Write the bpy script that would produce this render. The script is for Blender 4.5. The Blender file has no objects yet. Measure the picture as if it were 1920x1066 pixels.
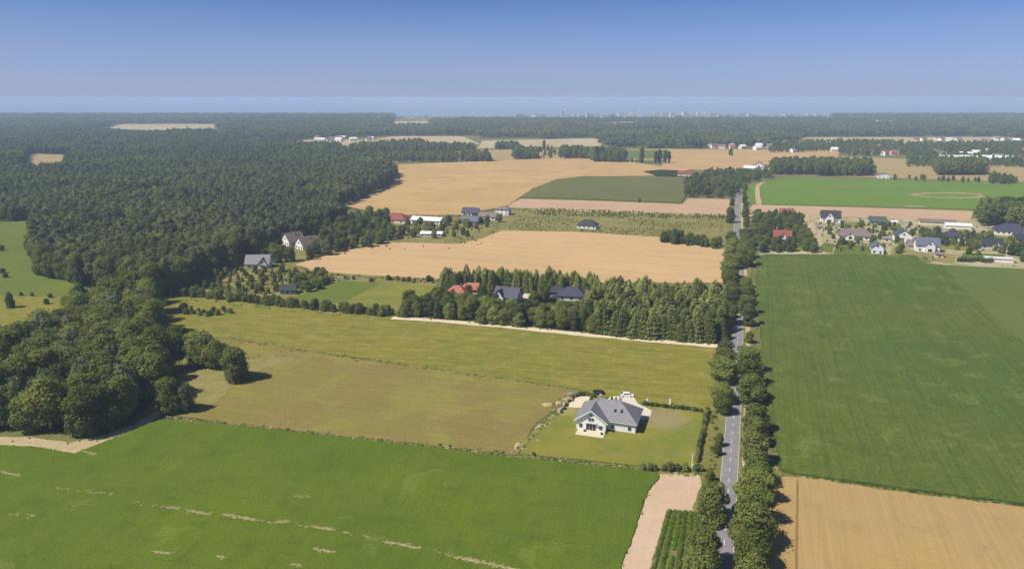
import bpy, bmesh, math, random
import numpy as np
from mathutils import Vector, Matrix, noise as mnoise

R = math.radians
SC = bpy.context.scene
COL = SC.collection

# ------------------------------------------------------------------ camera
H_CAM = 100.0            # drone height in metres
FOC = 1371.0             # focal length in pixels of a 1920 px wide frame
PITCH = math.atan((533 - 183) / FOC)
cam_data = bpy.data.cameras.new('camera')
cam = bpy.data.objects.new('camera', cam_data)
COL.objects.link(cam)
cam_data.sensor_width = 36.0
cam_data.lens = 36.0 * FOC / 1920.0
cam_data.clip_start = 1.0
cam_data.clip_end = 200000.0
cam.location = (0, 0, H_CAM)
cam.rotation_euler = (R(90) - PITCH, 0, 0)
SC.camera = cam

# ------------------------------------------------------------------ sky and sun
SUN_EL = 51.0
SUN_AZ = math.atan2(-0.92, -0.40)      # compass angle of the sun: left and a little behind the camera
world = bpy.data.worlds.new('World')
SC.world = world
world.use_nodes = True
wn = world.node_tree.nodes
wl = world.node_tree.links
sky = wn.new('ShaderNodeTexSky')
sky.sky_type = 'NISHITA'
sky.sun_disc = False
sky.sun_elevation = R(SUN_EL)
sky.sun_rotation = SUN_AZ
sky.altitude = 100.0
sky.air_density = 0.42
sky.dust_density = 0.55
sky.ozone_density = 10.0
bg = wn['Background']
bg.inputs['Strength'].default_value = 0.098
# lavender haze painted into the sky colour low over the horizon, all the way round
wtc = wn.new('ShaderNodeTexCoord')
wsep = wn.new('ShaderNodeSeparateXYZ'); wl.new(wtc.outputs['Generated'], wsep.inputs[0])
wmr = wn.new('ShaderNodeMapRange'); wmr.interpolation_type = 'SMOOTHSTEP'
wl.new(wsep.outputs[2], wmr.inputs['Value'])
wmr.inputs['From Min'].default_value = 0.15; wmr.inputs['From Max'].default_value = -0.01
wmr.inputs['To Min'].default_value = 0.0; wmr.inputs['To Max'].default_value = 0.72
wmp = wn.new('ShaderNodeMapping'); wmp.inputs['Scale'].default_value = (2.0, 2.0, 26.0)
wl.new(wtc.outputs['Generated'], wmp.inputs['Vector'])
wno = wn.new('ShaderNodeTexNoise'); wno.inputs['Scale'].default_value = 1.6; wno.inputs['Detail'].default_value = 5.0
wl.new(wmp.outputs[0], wno.inputs['Vector'])
wm1 = wn.new('ShaderNodeMath'); wm1.operation = 'MULTIPLY_ADD'; wl.new(wno.outputs['Fac'], wm1.inputs[0]); wm1.inputs[1].default_value = 0.7; wm1.inputs[2].default_value = 0.62
wm2 = wn.new('ShaderNodeMath'); wm2.operation = 'MULTIPLY'; wm2.use_clamp = True
wl.new(wmr.outputs[0], wm2.inputs[0]); wl.new(wm1.outputs[0], wm2.inputs[1])
wmix = wn.new('ShaderNodeMix'); wmix.data_type = 'RGBA'
wl.new(wm2.outputs[0], wmix.inputs[0]); wl.new(sky.outputs[0], wmix.inputs[6])
wmix.inputs[7].default_value = (3.15, 3.45, 4.9, 1)
wl.new(wmix.outputs[2], bg.inputs['Color'])

sun_data = bpy.data.lights.new('sun', 'SUN')
sun_data.energy = 4.7
sun_data.angle = R(0.55)
sun_data.color = (1.0, 0.94, 0.85)
sun = bpy.data.objects.new('sun', sun_data)
COL.objects.link(sun)
sd = Vector((math.sin(SUN_AZ) * math.cos(R(SUN_EL)), math.cos(SUN_AZ) * math.cos(R(SUN_EL)), math.sin(R(SUN_EL))))
sun.rotation_euler = sd.to_track_quat('Z', 'Y').to_euler()

SC.view_settings.view_transform = 'Standard'
SC.view_settings.look = 'None'
SC.view_settings.gamma = 1.0
SC.view_settings.use_curve_mapping = False
SC.view_settings.exposure = 0.3
SC.render.engine = 'CYCLES'
SC.cycles.use_denoising = True
SC.cycles.max_bounces = 5
SC.cycles.diffuse_bounces = 2
SC.cycles.glossy_bounces = 2
SC.cycles.transmission_bounces = 2
SC.cycles.volume_bounces = 1

# ------------------------------------------------------------------ helpers
def at(px, py, z=0.0):
    """A survey point of the photograph -> its place on the level ground (metres)."""
    u = (px - 960.0) / FOC
    v = (533.0 - py) / FOC
    dy = math.cos(PITCH) + v * math.sin(PITCH)
    dz = -math.sin(PITCH) + v * math.cos(PITCH)
    t = (z - H_CAM) / dz
    return Vector((u * t, dy * t, z))

def ats(pts):
    return [at(*p) for p in pts]

def in_poly(x, y, poly):
    ins = False
    j = len(poly) - 1
    for i in range(len(poly)):
        a, b = poly[i], poly[j]
        if (a[1] > y) != (b[1] > y) and x < (b[0] - a[0]) * (y - a[1]) / (b[1] - a[1]) + a[0]:
            ins = not ins
        j = i
    return ins

def in_poly_np(X, Y, poly):
    ins = np.zeros(X.shape, bool)
    j = len(poly) - 1
    for i in range(len(poly)):
        ax, ay = poly[i][0], poly[i][1]
        bx, by = poly[j][0], poly[j][1]
        if abs(by - ay) > 1e-9:
            c = ((ay > Y) != (by > Y)) & (X < (bx - ax) * (Y - ay) / (by - ay) + ax)
            ins ^= c
        j = i
    return ins

def tag(o, label=None, cat=None, group=None, kind=None):
    if label: o['label'] = label
    if cat: o['category'] = cat
    if group: o['group'] = group
    if kind: o['kind'] = kind
    return o

def link(name, me, mat=None, parent=None):
    o = bpy.data.objects.new(name, me)
    COL.objects.link(o)
    if parent is not None:
        o.parent = parent
    if mat is not None and me is not None:
        if len(me.materials) == 0:
            me.materials.append(mat)
    return o

def empty(name, loc, rz=0.0):
    o = bpy.data.objects.new(name, None)
    o.empty_display_size = 0.5
    COL.objects.link(o)
    o.location = loc
    o.rotation_euler = (0, 0, rz)
    return o

# ------------------------------------------------------------------ materials
class NB:
    """Small helper round a material's node tree."""
    def __init__(self, name):
        self.m = bpy.data.materials.new(name)
        self.m.use_nodes = True
        self.t = self.m.node_tree
        self.t.nodes.clear()
        self.out = self.n('ShaderNodeOutputMaterial')
        self.tc = self.n('ShaderNodeTexCoord').outputs['Object']
    def n(self, typ, **kw):
        nd = self.t.nodes.new(typ)
        for k, v in kw.items():
            setattr(nd, k, v)
        return nd
    def lk(self, a, b):
        self.t.links.new(a, b)
    def val(self, sock, v):
        if hasattr(v, 'links') or isinstance(v, bpy.types.NodeSocket):
            self.lk(v, sock)
        else:
            sock.default_value = v
    def math(self, op, a, b=0.0, clamp=False):
        nd = self.n('ShaderNodeMath', operation=op, use_clamp=clamp)
        self.val(nd.inputs[0], a); self.val(nd.inputs[1], b)
        return nd.outputs[0]
    def noise(self, scale, detail=2.0, rough=0.5, vec=None, dist=0.0):
        nd = self.n('ShaderNodeTexNoise')
        self.lk(vec if vec is not None else self.tc, nd.inputs['Vector'])
        nd.inputs['Scale'].default_value = scale
        nd.inputs['Detail'].default_value = detail
        nd.inputs['Roughness'].default_value = rough
        nd.inputs['Distortion'].default_value = dist
        return nd.outputs['Fac']
    def ramp(self, v, lo, hi):
        nd = self.n('ShaderNodeMapRange', clamp=True)
        nd.interpolation_type = 'SMOOTHSTEP'
        self.lk(v, nd.inputs['Value'])
        nd.inputs['From Min'].default_value = lo
        nd.inputs['From Max'].default_value = hi
        return nd.outputs['Result']
    def mix(self, f, a, b, mode='MIX'):
        nd = self.n('ShaderNodeMix', data_type='RGBA', blend_type=mode)
        self.val(nd.inputs[0], f)
        for s, v in ((nd.inputs[6], a), (nd.inputs[7], b)):
            if isinstance(v, (tuple, list)):
                s.default_value = (v[0], v[1], v[2], 1)
            else:
                self.lk(v, s)
        return nd.outputs[2]
    def rot(self, ang, sx=1.0, sy=1.0):
        nd = self.n('ShaderNodeMapping')
        nd.vector_type = 'POINT'
        self.lk(self.tc, nd.inputs['Vector'])
        nd.inputs['Rotation'].default_value = (0, 0, ang)
        nd2 = self.n('ShaderNodeMapping')
        self.lk(nd.outputs[0], nd2.inputs['Vector'])
        nd2.inputs['Scale'].default_value = (sx, sy, 1)
        return nd2.outputs[0]
    def scale_col(self, col, f):
        nd = self.n('ShaderNodeVectorMath', operation='SCALE')
        self.lk(col, nd.inputs[0]); self.lk(f, nd.inputs['Scale'])
        return nd.outputs[0]
    def surf(self, col, rough=0.85, spec=0.2, bump=None, bdist=0.3, bstr=0.6):
        p = self.n('ShaderNodeBsdfPrincipled')
        if isinstance(col, tuple):
            p.inputs['Base Color'].default_value = (*col, 1)
        else:
            self.lk(col, p.inputs['Base Color'])
        p.inputs['Roughness'].default_value = rough
        p.inputs['Specular IOR Level'].default_value = spec
        if bump is not None:
            b = self.n('ShaderNodeBump')
            b.inputs['Distance'].default_value = bdist
            b.inputs['Strength'].default_value = bstr
            self.lk(bump, b.inputs['Height'])
            self.lk(b.outputs[0], p.inputs['Normal'])
        self.lk(p.outputs[0], self.out.inputs['Surface'])
        return self.m

ROAD_ANG = math.atan2(1411 - 960, FOC)     # the road runs this far to the right of straight ahead

def field_mat(name, c0, c1, c2, big=60, mid=12, fine=0.6, amt2=0.6, famt=0.5, ang=None, streak=(0.7, 40), samt=0.25,
              tram=None, speck=None, bdist=0.3, patch=None, worn=()):
    b = NB(name)
    k_ = 0.80
    c0, c1, c2 = [tuple(v * k_ for v in c) for c in (c0, c1, c2)]
    col = b.mix(b.ramp(b.noise(1 / big, 3, 0.55), 0.35, 0.65), c0, c1)
    col = b.mix(b.math('MULTIPLY', b.ramp(b.noise(1 / mid, 4, 0.6), 0.45, 0.72), amt2), col, c2)
    if patch:
        col = b.mix(b.math('MULTIPLY', b.ramp(b.noise(1 / patch[1], 5, 0.65, dist=0.6), patch[2], patch[2] + 0.06), patch[3]), col, patch[0])
    f = b.noise(1 / fine, 3, 0.7)
    hgt = f
    if ang is not None:
        s = b.noise(1.0, 3, 0.6, vec=b.rot(ang, 1 / streak[0], 1 / streak[1]))
        k = b.math('ADD', b.math('MULTIPLY', b.math('SUBTRACT', s, 0.5), samt * 2), 1.0)
        col = b.scale_col(col, k)
    if tram:
        sp, wd, tc_, ta, tang = tram
        sep = b.n('ShaderNodeSeparateXYZ')
        b.lk(b.rot(tang), sep.inputs[0])
        wob = b.math('MULTIPLY', b.math('SUBTRACT', b.noise(0.03, 2), 0.5), 1.2)
        xx = b.math('ADD', sep.outputs[0], wob)
        fr = b.math('ABSOLUTE', b.math('SUBTRACT', b.math('FRACT', b.math('DIVIDE', xx, sp)), 0.5))
        msk = b.math('MULTIPLY', b.math('LESS_THAN', fr, wd / sp), b.math('MULTIPLY', b.ramp(b.noise(0.05, 3), 0.3, 0.55), ta))
        col = b.mix(msk, col, tc_)
    for wp, wr, wc in worn:
        ds = b.n('ShaderNodeVectorMath', operation='DISTANCE')
        b.lk(b.tc, ds.inputs[0]); ds.inputs[1].default_value = (wp.x, wp.y, 0)
        dd = b.math('ADD', b.math('DIVIDE', ds.outputs['Value'], wr), b.math('MULTIPLY', b.math('SUBTRACT', b.noise(0.3, 4, 0.65), 0.5), 1.6))
        nm_ = b.n('ShaderNodeMath', operation='SUBTRACT'); nm_.inputs[0].default_value = 1.0; b.lk(b.ramp(dd, 0.45, 1.15), nm_.inputs[1])
        col = b.mix(b.math('MULTIPLY', nm_.outputs[0], .8), col, wc)
    if speck:
        m = b.math('MULTIPLY', b.ramp(b.noise(1 / speck[1], 2, 0.6), speck[2], speck[2] + 0.05), speck[3])
        col = b.mix(m, col, speck[0])
    k = b.math('ADD', b.math('MULTIPLY', b.math('SUBTRACT', f, 0.5), famt * 2), 1.0)
    col = b.scale_col(col, k)
    return b.surf(col, 0.95, 0.02, bump=hgt, bdist=bdist, bstr=0.7)

def leaf_mat(name, c0, c1, tr=0.38, vary=0.32, brown=0.0, stand=0.0):
    b = NB(name)
    oi = b.n('ShaderNodeObjectInfo')
    ge = b.n('ShaderNodeNewGeometry')
    isl = ge.outputs['Random Per Island']
    f = b.math('ADD', b.math('MULTIPLY', oi.outputs['Random'], 0.75), b.math('MULTIPLY', isl, 0.25))
    col = b.mix(f, c0, c1)
    k = b.math('ADD', b.math('MULTIPLY', b.math('SUBTRACT', b.math('FRACT', b.math('MULTIPLY', oi.outputs['Random'], 7.31)), 0.5), vary * 1.6),
               b.math('ADD', b.math('MULTIPLY', b.math('SUBTRACT', isl, 0.5), vary * .6), 1.0))
    col = b.scale_col(col, k)
    if stand:
        nz = b.noise(0.008, 4, 0.6, vec=oi.outputs['Location'])
        col = b.mix(b.math('MULTIPLY', b.ramp(nz, 0.42, 0.68), stand), col, tuple(v * w for v, w in zip(c1, (1.4, 1.35, 1.1))))
        n2 = b.noise(0.02, 2, 0.5, vec=oi.outputs['Location'])
        col = b.mix(b.math('MULTIPLY', b.ramp(n2, 0.52, 0.75), stand * .8), col, tuple(v * w for v, w in zip(c0, (.5, .62, .9))))
    if brown:
        nb = b.noise(0.55, 2, 0.6)
        col = b.mix(b.math('MULTIPLY', b.math('MULTIPLY', b.ramp(nb, 0.52, 0.68), b.ramp(oi.outputs['Random'], 0.25, 0.6)), brown), col, (0.24, 0.15, 0.05))
    d = b.n('ShaderNodeBsdfDiffuse'); b.lk(col, d.inputs['Color'])
    t = b.n('ShaderNodeBsdfTranslucent')
    tcx = b.mix(1.0, col, (1.1, 1.15, 0.5), 'MULTIPLY')
    b.lk(tcx, t.inputs['Color'])
    g = b.n('ShaderNodeBsdfGlossy'); g.inputs['Roughness'].default_value = 0.45
    g.inputs['Color'].default_value = (0.8, 0.85, 0.9, 1)
    m1 = b.n('ShaderNodeMixShader'); m1.inputs[0].default_value = tr
    b.lk(d.outputs[0], m1.inputs[1]); b.lk(t.outputs[0], m1.inputs[2])
    m2 = b.n('ShaderNodeMixShader'); m2.inputs[0].default_value = 0.0
    b.lk(m1.outputs[0], m2.inputs[1]); b.lk(g.outputs[0], m2.inputs[2])
    b.lk(m2.outputs[0], b.out.inputs['Surface'])
    return b.m

def plain_mat(name, c, rough=0.8, vary=0.15, sc=1.2, spec=0.25, c2=None):
    b = NB(name)
    base = b.mix(b.ramp(b.noise(sc, 4, 0.6), 0.3, 0.7), c, c2 if c2 else tuple(x * (1 - vary) for x in c))
    return b.surf(base, rough, spec)

def roof_mat(name, c, row=0.34):
    b = NB(name)
    nz = b.noise(0.9, 4, 0.65)
    col = b.mix(b.ramp(nz, 0.3, 0.7), c, tuple(x * 0.8 for x in c))
    sep = b.n('ShaderNodeSeparateXYZ'); b.lk(b.tc, sep.inputs[0])
    fr = b.math('FRACT', b.math('DIVIDE', sep.outputs[2], row))
    col = b.scale_col(col, b.math('ADD', b.math('MULTIPLY', fr, 0.22), 0.88))
    return b.surf(col, 0.6, 0.35, bump=fr, bdist=0.04, bstr=0.8)

M = {}
# crops and ground
M['beet'] = field_mat('beet_leaves', (0.118, 0.178, 0.018), (0.146, 0.198, 0.020), (0.094, 0.150, 0.016), 45, 7, 0.42, 0.65, 0.75,
                      ang=R(9) , streak=(0.9, 30), samt=0.16, speck=((0.05, 0.09, 0.012), 0.9, 0.63, 0.6), tram=(27.0, 0.35, (0.075, 0.12, 0.018), 0.5, R(103)), patch=((0.17, 0.215, 0.04), 18, 0.6, 0.45), bdist=0.35)
M['maize'] = field_mat('maize_leaves', (0.104, 0.152, 0.028), (0.126, 0.166, 0.030), (0.080, 0.126, 0.022), 70, 10, 0.7, 0.6, 0.7,
                       ang=ROAD_ANG, streak=(1.0, 60), samt=0.34, tram=(24.0, 0.5, (0.06, 0.10, 0.025), 0.5, ROAD_ANG), bdist=0.6, patch=((0.15, 0.18, 0.045), 12, 0.56, 0.5), speck=((0.24, 0.26, 0.10), 1.0, 0.66, 0.3))
M['maize_pale'] = field_mat('maize_leaves_pale', (0.135, 0.180, 0.036), (0.150, 0.190, 0.040), (0.115, 0.16, 0.032), 60, 10, 0.8, 0.5, 0.4,
                            ang=ROAD_ANG, streak=(1.2, 45), samt=0.15, bdist=0.6)
M['wheat_gold'] = field_mat('ripe_wheat_gold', (0.50, 0.335, 0.125), (0.47, 0.325, 0.14), (0.43, 0.285, 0.095), 35, 8, 0.5, 0.5, 0.22,
                            ang=ROAD_ANG, streak=(0.8, 60), samt=0.2, tram=(17.0, 0.22, (0.33, 0.21, 0.07), 0.3, R(22.5)),
                            patch=((0.27, 0.19, 0.08), 5, 0.61, 0.6), bdist=0.25)
M['wheat_pale'] = field_mat('ripe_wheat_pale', (0.61, 0.41, 0.205), (0.64, 0.425, 0.22), (0.54, 0.36, 0.17), 80, 20, 0.8, 0.5, 0.15,
                            ang=ROAD_ANG + R(90), streak=(3, 120), samt=0.2, tram=(24.0, 0.5, (0.40, 0.26, 0.11), 0.55, ROAD_ANG + R(90)), patch=((0.44, 0.31, 0.15), 16, 0.6, 0.4), bdist=0.2)
M['wheat_orange'] = field_mat('ripe_wheat_orange', (0.60, 0.395, 0.175), (0.54, 0.355, 0.15), (0.45, 0.31, 0.13), 110, 30, 1.2, 0.7, 0.15,
                              ang=ROAD_ANG + R(70), streak=(5, 150), samt=0.26, tram=(36.0, 0.5, (0.36, 0.22, 0.08), 0.4, R(-52)),
                              patch=((0.36, 0.25, 0.08), 40, 0.62, 0.5), bdist=0.2)
M['stubble'] = field_mat('pale_stubble', (0.58, 0.395, 0.25), (0.54, 0.365, 0.22), (0.48, 0.33, 0.19), 60, 14, 0.8, 0.5, 0.15,
                         ang=ROAD_ANG + R(90), streak=(3, 90), samt=0.14, bdist=0.1)
M['meadow'] = field_mat('rough_meadow', (0.255, 0.232, 0.042), (0.225, 0.222, 0.036), (0.34, 0.285, 0.085), 40, 7, 0.7, 0.6, 0.4,
                        ang=ROAD_ANG + R(86), streak=(2.0, 16), samt=0.5, patch=((0.135, 0.160, 0.03), 12, 0.57, 0.6), speck=((0.36, 0.31, 0.11), 2.4, 0.64, 0.45), bdist=0.35)
M['fallow'] = field_mat('fallow_grass', (0.265, 0.205, 0.068), (0.255, 0.222, 0.055), (0.31, 0.225, 0.095), 38, 9, 0.6, 0.55, 0.3,
                        ang=ROAD_ANG + R(86), streak=(1.4, 30), samt=0.22, patch=((0.245, 0.220, 0.048), 24, 0.50, 0.5), speck=((0.33, 0.27, 0.10), 2.0, 0.65, 0.4), bdist=0.25)
M['lawn'] = field_mat('garden_lawn', (0.262, 0.250, 0.044), (0.195, 0.222, 0.040), (0.33, 0.27, 0.07), 16, 5, 0.5, 0.5, 0.25,
                      worn=((at(1245, 785), 9.5, (0.27, 0.225, 0.115)), (at(1060, 770), 5.0, (0.28, 0.25, 0.10))),
                      ang=ROAD_ANG + R(88), streak=(1.0, 15), samt=0.12, bdist=0.1)
M['lawn_dry'] = field_mat('dry_lawn', (0.31, 0.26, 0.10), (0.25, 0.235, 0.06), (0.40, 0.32, 0.16), 8, 3, 0.5, 0.6, 0.25, bdist=0.1)
M['grass'] = field_mat('verge_grass', (0.19, 0.20, 0.045), (0.24, 0.215, 0.065), (0.33, 0.28, 0.12), 30, 6, 0.7, 0.5, 0.4, bdist=0.3)
M['green_pasture'] = field_mat('green_pasture', (0.140, 0.185, 0.030), (0.165, 0.200, 0.036), (0.12, 0.16, 0.028), 40, 10, 0.9, 0.6, 0.3, bdist=0.2)
M['green_far'] = field_mat('green_crop_far', (0.150, 0.245, 0.030), (0.165, 0.255, 0.034), (0.135, 0.215, 0.03), 80, 25, 1.4, 0.5, 0.25,
                           ang=ROAD_ANG + R(90), streak=(2, 100), samt=0.12, bdist=0.2)
M['green_dark'] = field_mat('dark_green_crop', (0.150, 0.160, 0.048), (0.165, 0.170, 0.052), (0.14, 0.145, 0.045), 60, 20, 1.2, 0.5, 0.3,
                            ang=ROAD_ANG + R(90), streak=(2, 100), samt=0.12, bdist=0.3)
M['scrub'] = field_mat('rough_scrubland', (0.25, 0.225, 0.062), (0.30, 0.26, 0.095), (0.15, 0.165, 0.04), 30, 9, 1.0, 0.85, 0.4,
                       ang=ROAD_ANG + R(88), streak=(2.5, 40), samt=0.25, bdist=0.4)
M['tan_far'] = field_mat('tan_fields', (0.46, 0.33, 0.15), (0.42, 0.32, 0.14), (0.34, 0.28, 0.11), 120, 40, 2.5, 0.6, 0.15,
                         ang=ROAD_ANG + R(88), streak=(8, 200), samt=0.15, bdist=0.2)
M['pale_far'] = field_mat('pale_far_fields', (0.58, 0.46, 0.28), (0.50, 0.39, 0.22), (0.44, 0.36, 0.2), 120, 40, 2.5, 0.6, 0.1, bdist=0.2)
M['soil'] = field_mat('sandy_soil', (0.66, 0.48, 0.33), (0.62, 0.44, 0.29), (0.55, 0.40, 0.26), 20, 4, 0.35, 0.5, 0.2,
                      ang=ROAD_ANG, streak=(0.6, 20), samt=0.10, bdist=0.08)
M['sand'] = field_mat('sandy_track', (0.58, 0.45, 0.28), (0.50, 0.40, 0.22), (0.38, 0.32, 0.14), 14, 2.5, 0.4, 0.6, 0.25, bdist=0.06)
M['lane'] = field_mat('pale_lane', (0.80, 0.68, 0.48), (0.74, 0.62, 0.42), (0.60, 0.50, 0.30), 14, 2.5, 0.4, 0.5, 0.2, bdist=0.05)
M['sand_dark'] = field_mat('trodden_straw', (0.30, 0.19, 0.07), (0.27, 0.17, 0.06), (0.25, 0.16, 0.06), 14, 2.5, 0.4, 0.6, 0.25, bdist=0.06)
M['yard'] = field_mat('settlement_ground', (0.50, 0.42, 0.27), (0.30, 0.29, 0.11), (0.62, 0.52, 0.38), 18, 6, 0.8, 0.6, 0.3, bdist=0.1)
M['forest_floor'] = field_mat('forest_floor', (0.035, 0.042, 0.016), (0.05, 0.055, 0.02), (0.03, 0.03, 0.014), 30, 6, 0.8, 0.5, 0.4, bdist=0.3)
M['ground'] = field_mat('land', (0.17, 0.18, 0.055), (0.24, 0.21, 0.08), (0.12, 0.14, 0.04), 160, 45, 2.0, 0.6, 0.3, bdist=0.2)
M['row_leaf'] = leaf_mat('row_crop_leaf', (0.13, 0.20, 0.026), (0.18, 0.25, 0.036), 0.3, 0.3)
M['paving'] = plain_mat('pale_paving', (0.62, 0.56, 0.45), 0.85, 0.15, 2.0)
M['terrace'] = plain_mat('terrace_slabs', (0.66, 0.58, 0.42), 0.85, 0.12, 1.5)
b = NB('asphalt')
_c = b.mix(b.ramp(b.noise(0.5, 5, 0.65), 0.3, 0.7), (0.25, 0.23, 0.235), (0.20, 0.185, 0.19))
_c = b.scale_col(_c, b.math('ADD', b.math('MULTIPLY', b.noise(1.0, 3, 0.6, vec=b.rot(ROAD_ANG, 1 / 0.5, 1 / 30)), 0.3), 0.85))
M['asphalt'] = b.surf(_c, 0.85, 0.2)
M['paint'] = plain_mat('road_paint', (0.7, 0.7, 0.68), 0.7, 0.25, 1.5)
# leaves
M['leaf_oak'] = leaf_mat('leaf_oak', (0.122, 0.152, 0.039), (0.183, 0.217, 0.056), brown=0.25, stand=0.5)
M['leaf_lime'] = leaf_mat('leaf_lime', (0.146, 0.189, 0.041), (0.22, 0.25, 0.061), brown=0.7)
M['leaf_willow'] = leaf_mat('leaf_willow', (0.22, 0.25, 0.07), (0.28, 0.3, 0.09))
M['leaf_dark'] = leaf_mat('leaf_dark', (0.095, 0.122, 0.044), (0.144, 0.171, 0.056), stand=0.5)
M['leaf_grey'] = leaf_mat('leaf_grey', (0.17, 0.19, 0.1), (0.23, 0.24, 0.13))
M['leaf_spruce'] = leaf_mat('needle_spruce', (0.184, 0.224, 0.065), (0.304, 0.329, 0.1), 0.25, 0.4, stand=0.3)
M['leaf_pine'] = leaf_mat('needle_pine', (0.088, 0.115, 0.050), (0.150, 0.172, 0.074), 0.25, 0.45, stand=0.8)
M['leaf_shrub'] = leaf_mat('leaf_shrub', (0.159, 0.189, 0.049), (0.256, 0.268, 0.073), 0.3, 0.4)
M['leaf_red'] = leaf_mat('leaf_copper', (0.10, 0.055, 0.03), (0.14, 0.075, 0.035), 0.2, 0.3)
M['bark'] = plain_mat('bark', (0.10, 0.075, 0.05), 0.9, 0.35, 3.0)
M['bark_pine'] = plain_mat('bark_pine', (0.20, 0.11, 0.06), 0.9, 0.35, 3.0)
# buildings
M['white'] = plain_mat('white_render', (0.80, 0.79, 0.76), 0.85, 0.08, 0.8)
M['cream'] = plain_mat('cream_render', (0.70, 0.63, 0.48), 0.85, 0.1, 0.8)
M['greywall'] = plain_mat('grey_render', (0.42, 0.41, 0.40), 0.85, 0.1, 0.8)
M['brown'] = plain_mat('brown_boards', (0.25, 0.16, 0.10), 0.85, 0.2, 1.5)
M['roof_grey'] = roof_mat('roof_grey', (0.23, 0.225, 0.24))
M['roof_navy'] = roof_mat('roof_navy', (0.055, 0.055, 0.095))
M['roof_black'] = roof_mat('roof_anthracite', (0.040, 0.040, 0.045))
M['roof_red'] = roof_mat('roof_red', (0.42, 0.135, 0.075))
M['roof_darkred'] = roof_mat('roof_dark_red', (0.27, 0.075, 0.05))
M['roof_brown'] = roof_mat('roof_brown', (0.22, 0.16, 0.145))
M['roof_blue'] = roof_mat('roof_blue_grey', (0.13, 0.145, 0.20))
M['roof_green'] = roof_mat('roof_green_grey', (0.075, 0.095, 0.085))
b = NB('window_glass')
M['glass'] = b.surf((0.03, 0.035, 0.045), 0.12, 0.6)
M['frame'] = plain_mat('window_frame', (0.75, 0.75, 0.74), 0.5, 0.05)
M['door'] = plain_mat('dark_door', (0.12, 0.08, 0.06), 0.5, 0.15)
M['garage'] = plain_mat('grey_garage_door', (0.14, 0.14, 0.15), 0.5, 0.1)
M['chimney'] = plain_mat('chimney_brick', (0.28, 0.17, 0.13), 0.9, 0.2, 2.0)
M['car_white'] = plain_mat('car_white', (0.75, 0.75, 0.75), 0.25, 0.03, 1, 0.5)
M['tyre'] = plain_mat('tyre_rubber', (0.02, 0.02, 0.02), 0.9, 0.1)
M['metal'] = plain_mat('galvanised_metal', (0.45, 0.46, 0.47), 0.45, 0.1)
M['mat_black'] = plain_mat('trampoline_mat', (0.02, 0.02, 0.024), 0.7, 0.2)
M['concrete'] = plain_mat('pale_concrete', (0.68, 0.66, 0.62), 0.85, 0.1)
M['stone'] = plain_mat('garden_stone', (0.45, 0.40, 0.32), 0.9, 0.25, 2)
M['soil_red'] = plain_mat('heaped_soil', (0.45, 0.26, 0.12), 0.95, 0.25, 1.5)
M['city'] = plain_mat('city_render', (0.78, 0.76, 0.74), 0.8, 0.15, 0.05)
M['city2'] = plain_mat('city_render_grey', (0.42, 0.42, 0.44), 0.8, 0.15, 0.05)
b = NB('sea_water')
_c = b.mix(b.ramp(b.noise(1 / 900.0, 3, 0.6), 0.3, 0.7), (0.20, 0.24, 0.29), (0.215, 0.255, 0.305))
M['water'] = b.surf(_c, 0.18, 0.5)

# ------------------------------------------------------------------ ground sheets and crop slabs
rg = random.Random(7)

def ragged(pts, step, jit, rnd):
    out = []
    n = len(pts)
    for i in range(n):
        a, c = pts[i], pts[(i + 1) % n]
        L = (c - a).length
        d = (a.length + c.length) * 0.5
        st = max(step, d / 130.0)
        k = max(1, int(L / st))
        k = min(k, 160)
        nrm = Vector((-(c - a).y, (c - a).x, 0)).normalized() if L > 0 else Vector((0, 0, 0))
        for j in range(k):
            p = a.lerp(c, j / k)
            if j:
                s = mnoise.noise(Vector((p.x * 0.06, p.y * 0.06, 3.3))) * 1.2 + (rnd.random() - 0.5)
                p = p + nrm * s * jit * max(1.0, d / 700.0)
            out.append(p)
    return out

SHEET = [0.008]
def sheet(name, px, mat, h=None, kind='structure', label=None, cat=None, step=3.0, jit=0.6, z=None, world_pts=None, parent=None):
    """A piece of ground (thin sheet) or a crop (slab of height h) with a ragged border."""
    rnd = random.Random(sum(map(ord, name)) + len(px or []))
    pts = world_pts if world_pts else ats(px)
    pts = ragged(pts, step, jit, rnd)
    if z is None:
        SHEET[0] += 0.0042
        z = SHEET[0]
    top = z if h is None else h
    bm = bmesh.new()
    vs = [bm.verts.new((p.x, p.y, top)) for p in pts]
    es = [bm.edges.new((vs[i], vs[(i + 1) % len(vs)])) for i in range(len(vs))]
    bmesh.ops.triangle_fill(bm, edges=es, use_beauty=True, normal=(0, 0, 1))
    for f in bm.faces:
        if f.normal.z < 0:
            f.normal_flip()
    if h is not None:
        lo = [bm.verts.new((p.x, p.y, -0.05)) for p in pts]
        for i in range(len(vs)):
            j = (i + 1) % len(vs)
            bm.faces.new((vs[i], vs[j], lo[j], lo[i]))
        bmesh.ops.recalc_face_normals(bm, faces=bm.faces)
    me = bpy.data.meshes.new(name)
    bm.to_mesh(me); bm.free()
    o = link(name, me, mat, parent)
    if parent is None:
        tag(o, label, cat, None, kind)
    return o

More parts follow.
